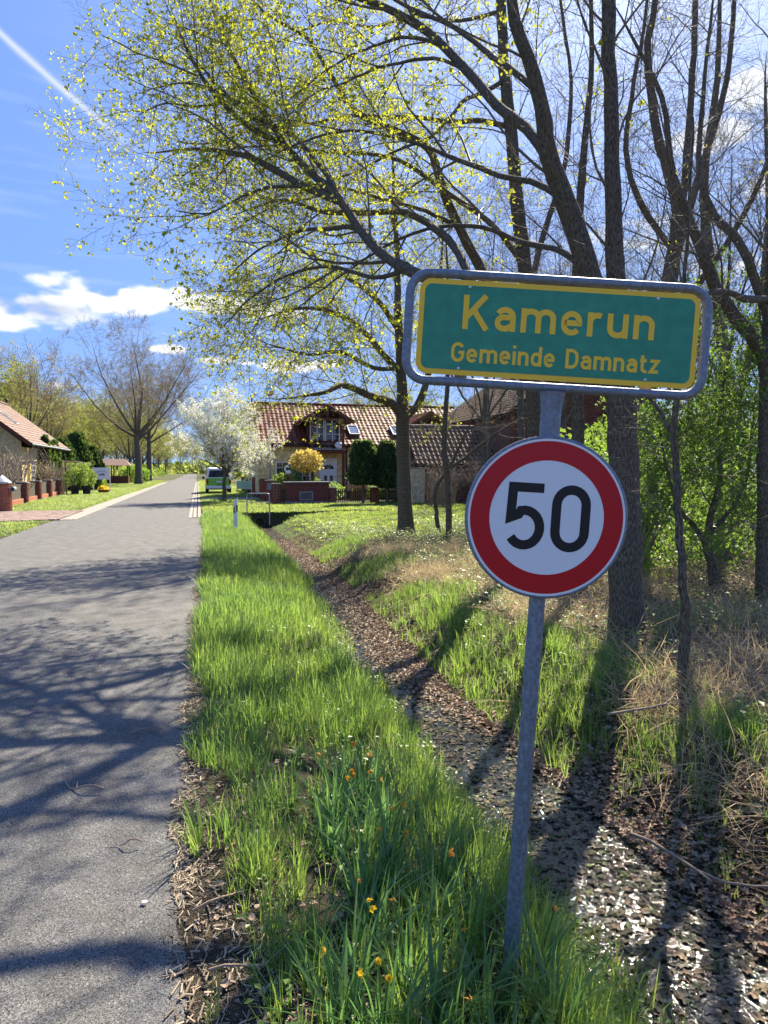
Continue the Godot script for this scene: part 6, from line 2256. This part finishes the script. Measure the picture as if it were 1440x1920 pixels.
func forest_edge() -> void:
	# low scrub that closes the foot of the far woods
	var b := blob(260, Vector3(2.2, 1.5, 2.2), 0.55, 0.4, 4.0, -0.3)
	var w := [[], []]
	for i in 420:
		var k := rng.randi() % 3
		var x := 0.0
		var z := 0.0
		if k == 0:
			x = rng.randf_range(-70.0, 120.0)
			z = rng.randf_range(-390.0, -338.0)
		elif k == 1:
			z = rng.randf_range(-330.0, -84.0)
			x = -16.0 - rng.randf() * 24.0 if z > -130.0 else -11.5 - rng.randf() * 22.0
		else:
			z = rng.randf_range(-330.0, -95.0)
			x = 9.0 + rng.randf() * 12.0 + (6.0 if z > -140.0 else 0.0)
		w[i % 2].append(spot(x, z, rng.randf_range(0.7, 1.6) * (2.6 if k == 0 else 1.0)))
	var o := tag(thing("forest_scrub", "low scrub and saplings along the foot of the far woods", "undergrowth"), "", "", "", "stuff")
	many("scrub_leaves", b, M.forest_leaf, w[0], o)
	many("scrub_leaves", b, M.hedge_leaf, w[1], o)

func garden_plants() -> void:
	conifer("clipped_conifer", "dark clipped conifer on a bare stem, left one of two before the picket fence", Vector3(8.5, 0, -36.9), 0.72, 0.95, 3.25, 5200, 0.2, M.thuja_leaf, 0.55)
	conifer("clipped_conifer", "dark clipped conifer on a bare stem, right one of two beside the lawn tree", Vector3(9.75, 0, -36.6), 0.66, 0.8, 3.2, 5200, 0.2, M.thuja_leaf, 0.4)
	var t := thing("globe_tree", "small tree with golden ball-shaped crown behind the red enclosure", "tree", Vector3(5.95, 0, -40.2))
	var g := G.new()
	g.tube([Vector3(0, -0.1, 0), Vector3(0.02, 1.0, 0), Vector3(0, 2.2, 0)], [0.06, 0.05, 0.03], 8)
	put("trunk", g, M.bark, t)
	var o := put("crown", blob(1900, Vector3(0.85, 0.6, 0.85), 0.15, 0.2, 9.0, -0.05), M.gold_leaf, t)
	o.position.y = 2.3
	o.set_meta("kind", "stuff")
	shrub("evergreen_bush", "dark green bush below the left window behind the red enclosure", "bush", Vector3(4.75, 0, -41.5), Vector3(0.75, 0.75, 0.6), 1500, 0.12, M.hedge_leaf)
	shrub("evergreen_bush", "dark green bush below the golden ball tree", "bush", Vector3(6.7, 0, -41.5), Vector3(0.5, 0.62, 0.5), 900, 0.12, M.hedge_leaf)
	bare_shrub("reddish brown bare shrub right of the front door", Vector3(9.3, 0, -41.5), 150, 1.0, 1.0, M.red_twig)
	for i in 4:
		shrub("yellow_shrub", ["yellow-green low shrub seen left between the conifer stems", "yellow-green low shrub seen right between the conifer stems", "yellow-green low shrub right of the second conifer", "yellow-green low shrub left of the first conifer"][i], "shrub", Vector3([9.7, 10.6, 11.7, 8.0][i], 0, -42.5), Vector3(0.55, 0.5, 0.5), 700, 0.11, M.young_grass)
	shrub("forsythia", "yellow flowering shrub behind the dark fence right of the van", "shrub", Vector3(4.9, 0, -55.0), Vector3(1.1, 0.95, 1.6), 1500, 0.12, M.yellow_flower)
	shrub("forsythia", "second yellow flowering shrub nearer the gate pillars", "shrub", Vector3(5.1, 0, -48.0), Vector3(0.9, 0.85, 1.0), 1200, 0.12, M.yellow_flower)
	shrub("evergreen_bush", "light green bush behind the gate pillars", "bush", Vector3(5.6, 0, -45.2), Vector3(0.8, 1.0, 0.8), 1400, 0.13, M.hedge_leaf)
	for k in 6:
		var p: Array = [[0.9, -41.4], [1.2, -41.2], [1.75, -41.3], [2.05, -41.5], [1.5, -41.1], [0.7, -41.7]][k]
		g = G.new()
		for i in 16:
			var a := rng.randf() * TAU
			blade(g, Vector3(cos(a) * 0.05, -0.02, sin(a) * 0.05), a, rng.randf_range(0.2, 0.34), 0.03, rng.randf_range(0.1, 0.6), 4)
		var c := put("bulb_plant", g, M.daffodil_leaf)
		c.position = Vector3(p[0], 0, p[1])
		tag(c, "tuft of broad bulb leaves round the foot of the blossoming tree", "plant", "bulb plants under the blossom tree")
	bare_shrub("thicket of bare brown stems in front of the mossy outbuilding, left part", Vector3(11.6, 0, -33.2), 150, 1.5, 1.7, M.pale_twig, 0.012)
	bare_shrub("thicket of bare brown stems in front of the mossy outbuilding, right part", Vector3(14.2, 0, -33.0), 170, 1.7, 1.9, M.pale_twig, 0.012)
	bare_shrub("bare brown bush between the outbuilding and the brick barn", Vector3(17.0, 0, -32.0), 150, 1.9, 1.8, M.red_twig, 0.012)
	bare_shrub("low bare bush at the foot of the brick barn", Vector3(20.5, 0, -31.5), 150, 1.7, 2.0, M.pale_twig, 0.012)
	# left side of the street
	for i in 2:
		t = thing("potted_shrub", ["bushy shrub in a dark tub, left of two beside the white board", "bushy shrub in a dark tub, right of two beside the white board"][i], "potted plant", Vector3([-8.75, -7.95][i], 0, -56.0))
		g = G.new()
		g.lathe([Vector2(0.0, 0.0), Vector2(0.24, 0.0), Vector2(0.34, 0.6), Vector2(0.36, 0.6), Vector2(0.36, 0.64), Vector2(0.31, 0.64), Vector2(0.3, 0.56), Vector2(0.0, 0.56)], 20)
		put("tub", g, M.pot_dark, t)
		o = put("foliage", blob(1300, Vector3(0.62, 0.72, 0.6), 0.12), M.hedge_leaf, t)
		o.position.y = 1.2
		o.set_meta("kind", "stuff")
	t = thing("flower_bowl", "low terracotta bowl with yellow flowers under the white board", "potted plant", Vector3(-7.2, 0, -59.5))
	g = G.new()
	g.lathe([Vector2(0.0, 0.0), Vector2(0.3, 0.0), Vector2(0.5, 0.26), Vector2(0.46, 0.26), Vector2(0.0, 0.2)], 18)
	put("bowl", g, M.terracotta, t)
	o = put("flowers", blob(140, Vector3(0.4, 0.16, 0.4), 0.1), M.yellow_flower, t)
	o.position.y = 0.36
	o.set_meta("kind", "stuff")
	g = G.new()
	g.tube([Vector3(0, -0.2, 0), Vector3(-0.02, 1.3, 0), Vector3(-0.05, 2.5, 0)], [0.05, 0.045, 0.04], 8, true)
	var st := put("wooden_post", g, M.grey_bark)
	st.position = Vector3(-9.4, 0, -56.5)
	tag(st, "plain weathered wooden post left of the potted shrubs", "post")
	hedge_block("dark clipped conifer hedge behind the potted shrubs", Vector3(-10.2, 0, -64.5), Vector3(2.2, 2.2, 2.6), 4500, M.hedge_leaf)
	hedge_block("lower clipped hedge just behind the white board", Vector3(-8.9, 0, -67.0), Vector3(1.8, 1.7, 2.4), 3200, M.hedge_leaf)
	hedge_block("dark hedge block under the woven bare branches", Vector3(-11.0, 0, -60.0), Vector3(1.6, 1.7, 3.6), 3200, M.thuja_leaf)
	for i in 3:
		conifer("cone_conifer", ["leftmost of three pointed conifers against the ochre wall", "middle one of three pointed conifers against the ochre wall", "rightmost of three pointed conifers against the ochre wall"][i], Vector3(-11.35, 0, -59.6 - i * 1.9), 0.55, 0.2, [4.3, 3.9, 4.1][i], 1800, 0.26, M.thuja_leaf, 0.1)
	for i in 3:
		conifer("dark_conifer", ["blue-green conifer behind the clipped hedge", "tall dark conifer right of the blue-green one", "dark green conifer left of the garden hut"][i], Vector3([-13.0, -12.2, -11.8][i], 0, [-76.0, -80.0, -86.0][i]), 1.5, 0.1, [4.6, 5.4, 4.2][i], 2600, 0.45, M.thuja_leaf, 0.25)
	for i in 4:
		shrub("garden_bush", ["rounded bush right of the garden hut", "bright green bush at the foot of the nearer street tree", "dark bush between the two street trees", "bush on the verge beyond the second street tree"][i], "bush", Vector3([-9.0, -8.0, -8.6, -9.0][i], 0, [-103.0, -100.0, -112.0, -126.0][i]), Vector3(1.6, 1.2, 1.6), 1200, 0.28, [M.forest_green, M.bush_leaf, M.thuja_leaf, M.bush_leaf][i])
	bare_shrub("bare climbing stems arching above the left fence beside the gate", Vector3(-10.4, 0, -44.5), 70, 2.3, 2.4, M.pale_twig, 0.02)
	bare_shrub("pale bare bush in front of the ochre gable wall", Vector3(-11.6, 0, -49.0), 70, 2.2, 2.0, M.pale_twig, 0.02)
	bare_shrub("thick tangle of brown woven branches right of the yellow shutters", Vector3(-10.5, 0, -57.6), 130, 1.7, 1.9, M.pale_twig, 0.026)

func small_things() -> void:
	# twigs and a broken branch on the ground
	var list := [["thin dry twig lying on the asphalt in the middle of the near road", Vector3(-0.66, 0.02, -4.2), 0.3, 0.006, 2.4], ["small dry twig on the asphalt near the grass edge", Vector3(-0.32, 0.02, -5.05), 0.34, 0.005, 0.4], ["short twig on the road close to the bark chips", Vector3(-0.36, 0.02, -3.5), 0.16, 0.004, 2.7], ["dry stick lying across the bark chips beside the road", Vector3(0.1, 0.03, -2.95), 0.36, 0.006, 0.5], ["curved dry stick on the bark chips nearest the camera", Vector3(0.16, 0.03, -2.5), 0.3, 0.006, 0.1], ["pale fallen branch on the leaves at the lower right corner", Vector3(2.75, -0.45, -3.35), 0.85, 0.012, -0.9], ["pale dead branch lying on the straw under the sapling", Vector3(3.6, -0.1, -5.0), 1.2, 0.011, 0.3], ["dead branch at the foot of the big trunk", Vector3(4.3, -0.1, -6.4), 1.0, 0.012, 2.8]]
	for s in list:
		var g := G.new()
		var p := []
		var r := []
		for i in 7:
			var t := i / 6.0
			p.append(Vector3((t - 0.5) * s[2], 0.02 * sin(t * 7.0) + 0.01, s[2] * 0.12 * sin(t * 4.0 + s[4])))
			r.append(s[3] * (1.0 - 0.5 * t))
		g.tube(p, r, 6, true)
		g.tube([p[3], p[3] + Vector3(s[2] * 0.12, 0.02, s[2] * 0.12)], [s[3] * 0.6, s[3] * 0.3], 5, true)
		var o := put("fallen_twig", g, M.dry_stick)
		o.position = s[1]
		o.rotation.y = s[4]
		tag(o, s[0], "twig")
	# white splashes on the road
	for s in [["white bird dropping on the asphalt near the bottom edge", -0.21, -2.29, 0.022], ["small white splash on the asphalt left of the bark chips", -0.24, -3.0, 0.016], ["white splash on the asphalt far left in the near shadows", -1.44, -5.45, 0.035]]:
		var g := G.new()
		var rim := PackedVector2Array()
		for i in 14:
			var a := TAU * i / 14.0
			var r: float = s[3] * rng.randf_range(0.35, 1.0)
			rim.append(V(cos(a) * r, sin(a) * r * 0.8))
		g.xf = Transform3D(Basis(Vector3.RIGHT, -PI / 2), Vector3.ZERO)
		g.prism(rim, 0.0, 0.003)
		var o := put("bird_dropping", g, M.dropping)
		o.position = Vector3(s[1], 0.013, s[2])
		tag(o, s[0], "bird dropping")
	# little dandelion-like plants at the verge
	for s in [[0.45, -3.75], [0.62, -4.6], [0.42, -5.6]]:
		var g := G.new()
		for i in 10:
			var a := TAU * i / 10.0
			blade(g, Vector3(cos(a) * 0.01, 0, sin(a) * 0.01), a, 0.07, 0.035, 1.6, 4)
		var o := put("rosette", g, M.bush_leaf)
		o.position = Vector3(s[0], ground(s[0], s[1]) + 0.02, s[1])
		tag(o, "leafy weed rosette in the verge at the edge of the bark chips", "weed", "weeds on the verge")

func _ready() -> void:
	rng.seed = 20
	patch.seed = 5
	patch.frequency = 0.12
	patch.fractal_octaves = 3
	fine.seed = 8
	fine.frequency = 0.12
	light_and_camera()
	materials()
	build_ground()
	yellow_house()
	barns()
	left_house()
	gazebo()
	street_trees()
	forest_edge()
	near_trees()
	undergrowth()
	grassland()
	build_sign()
	build_delineator()
	build_rail()
	front_garden()
	white_board()
	van()
	garden_plants()
	daffodils()
	small_things()
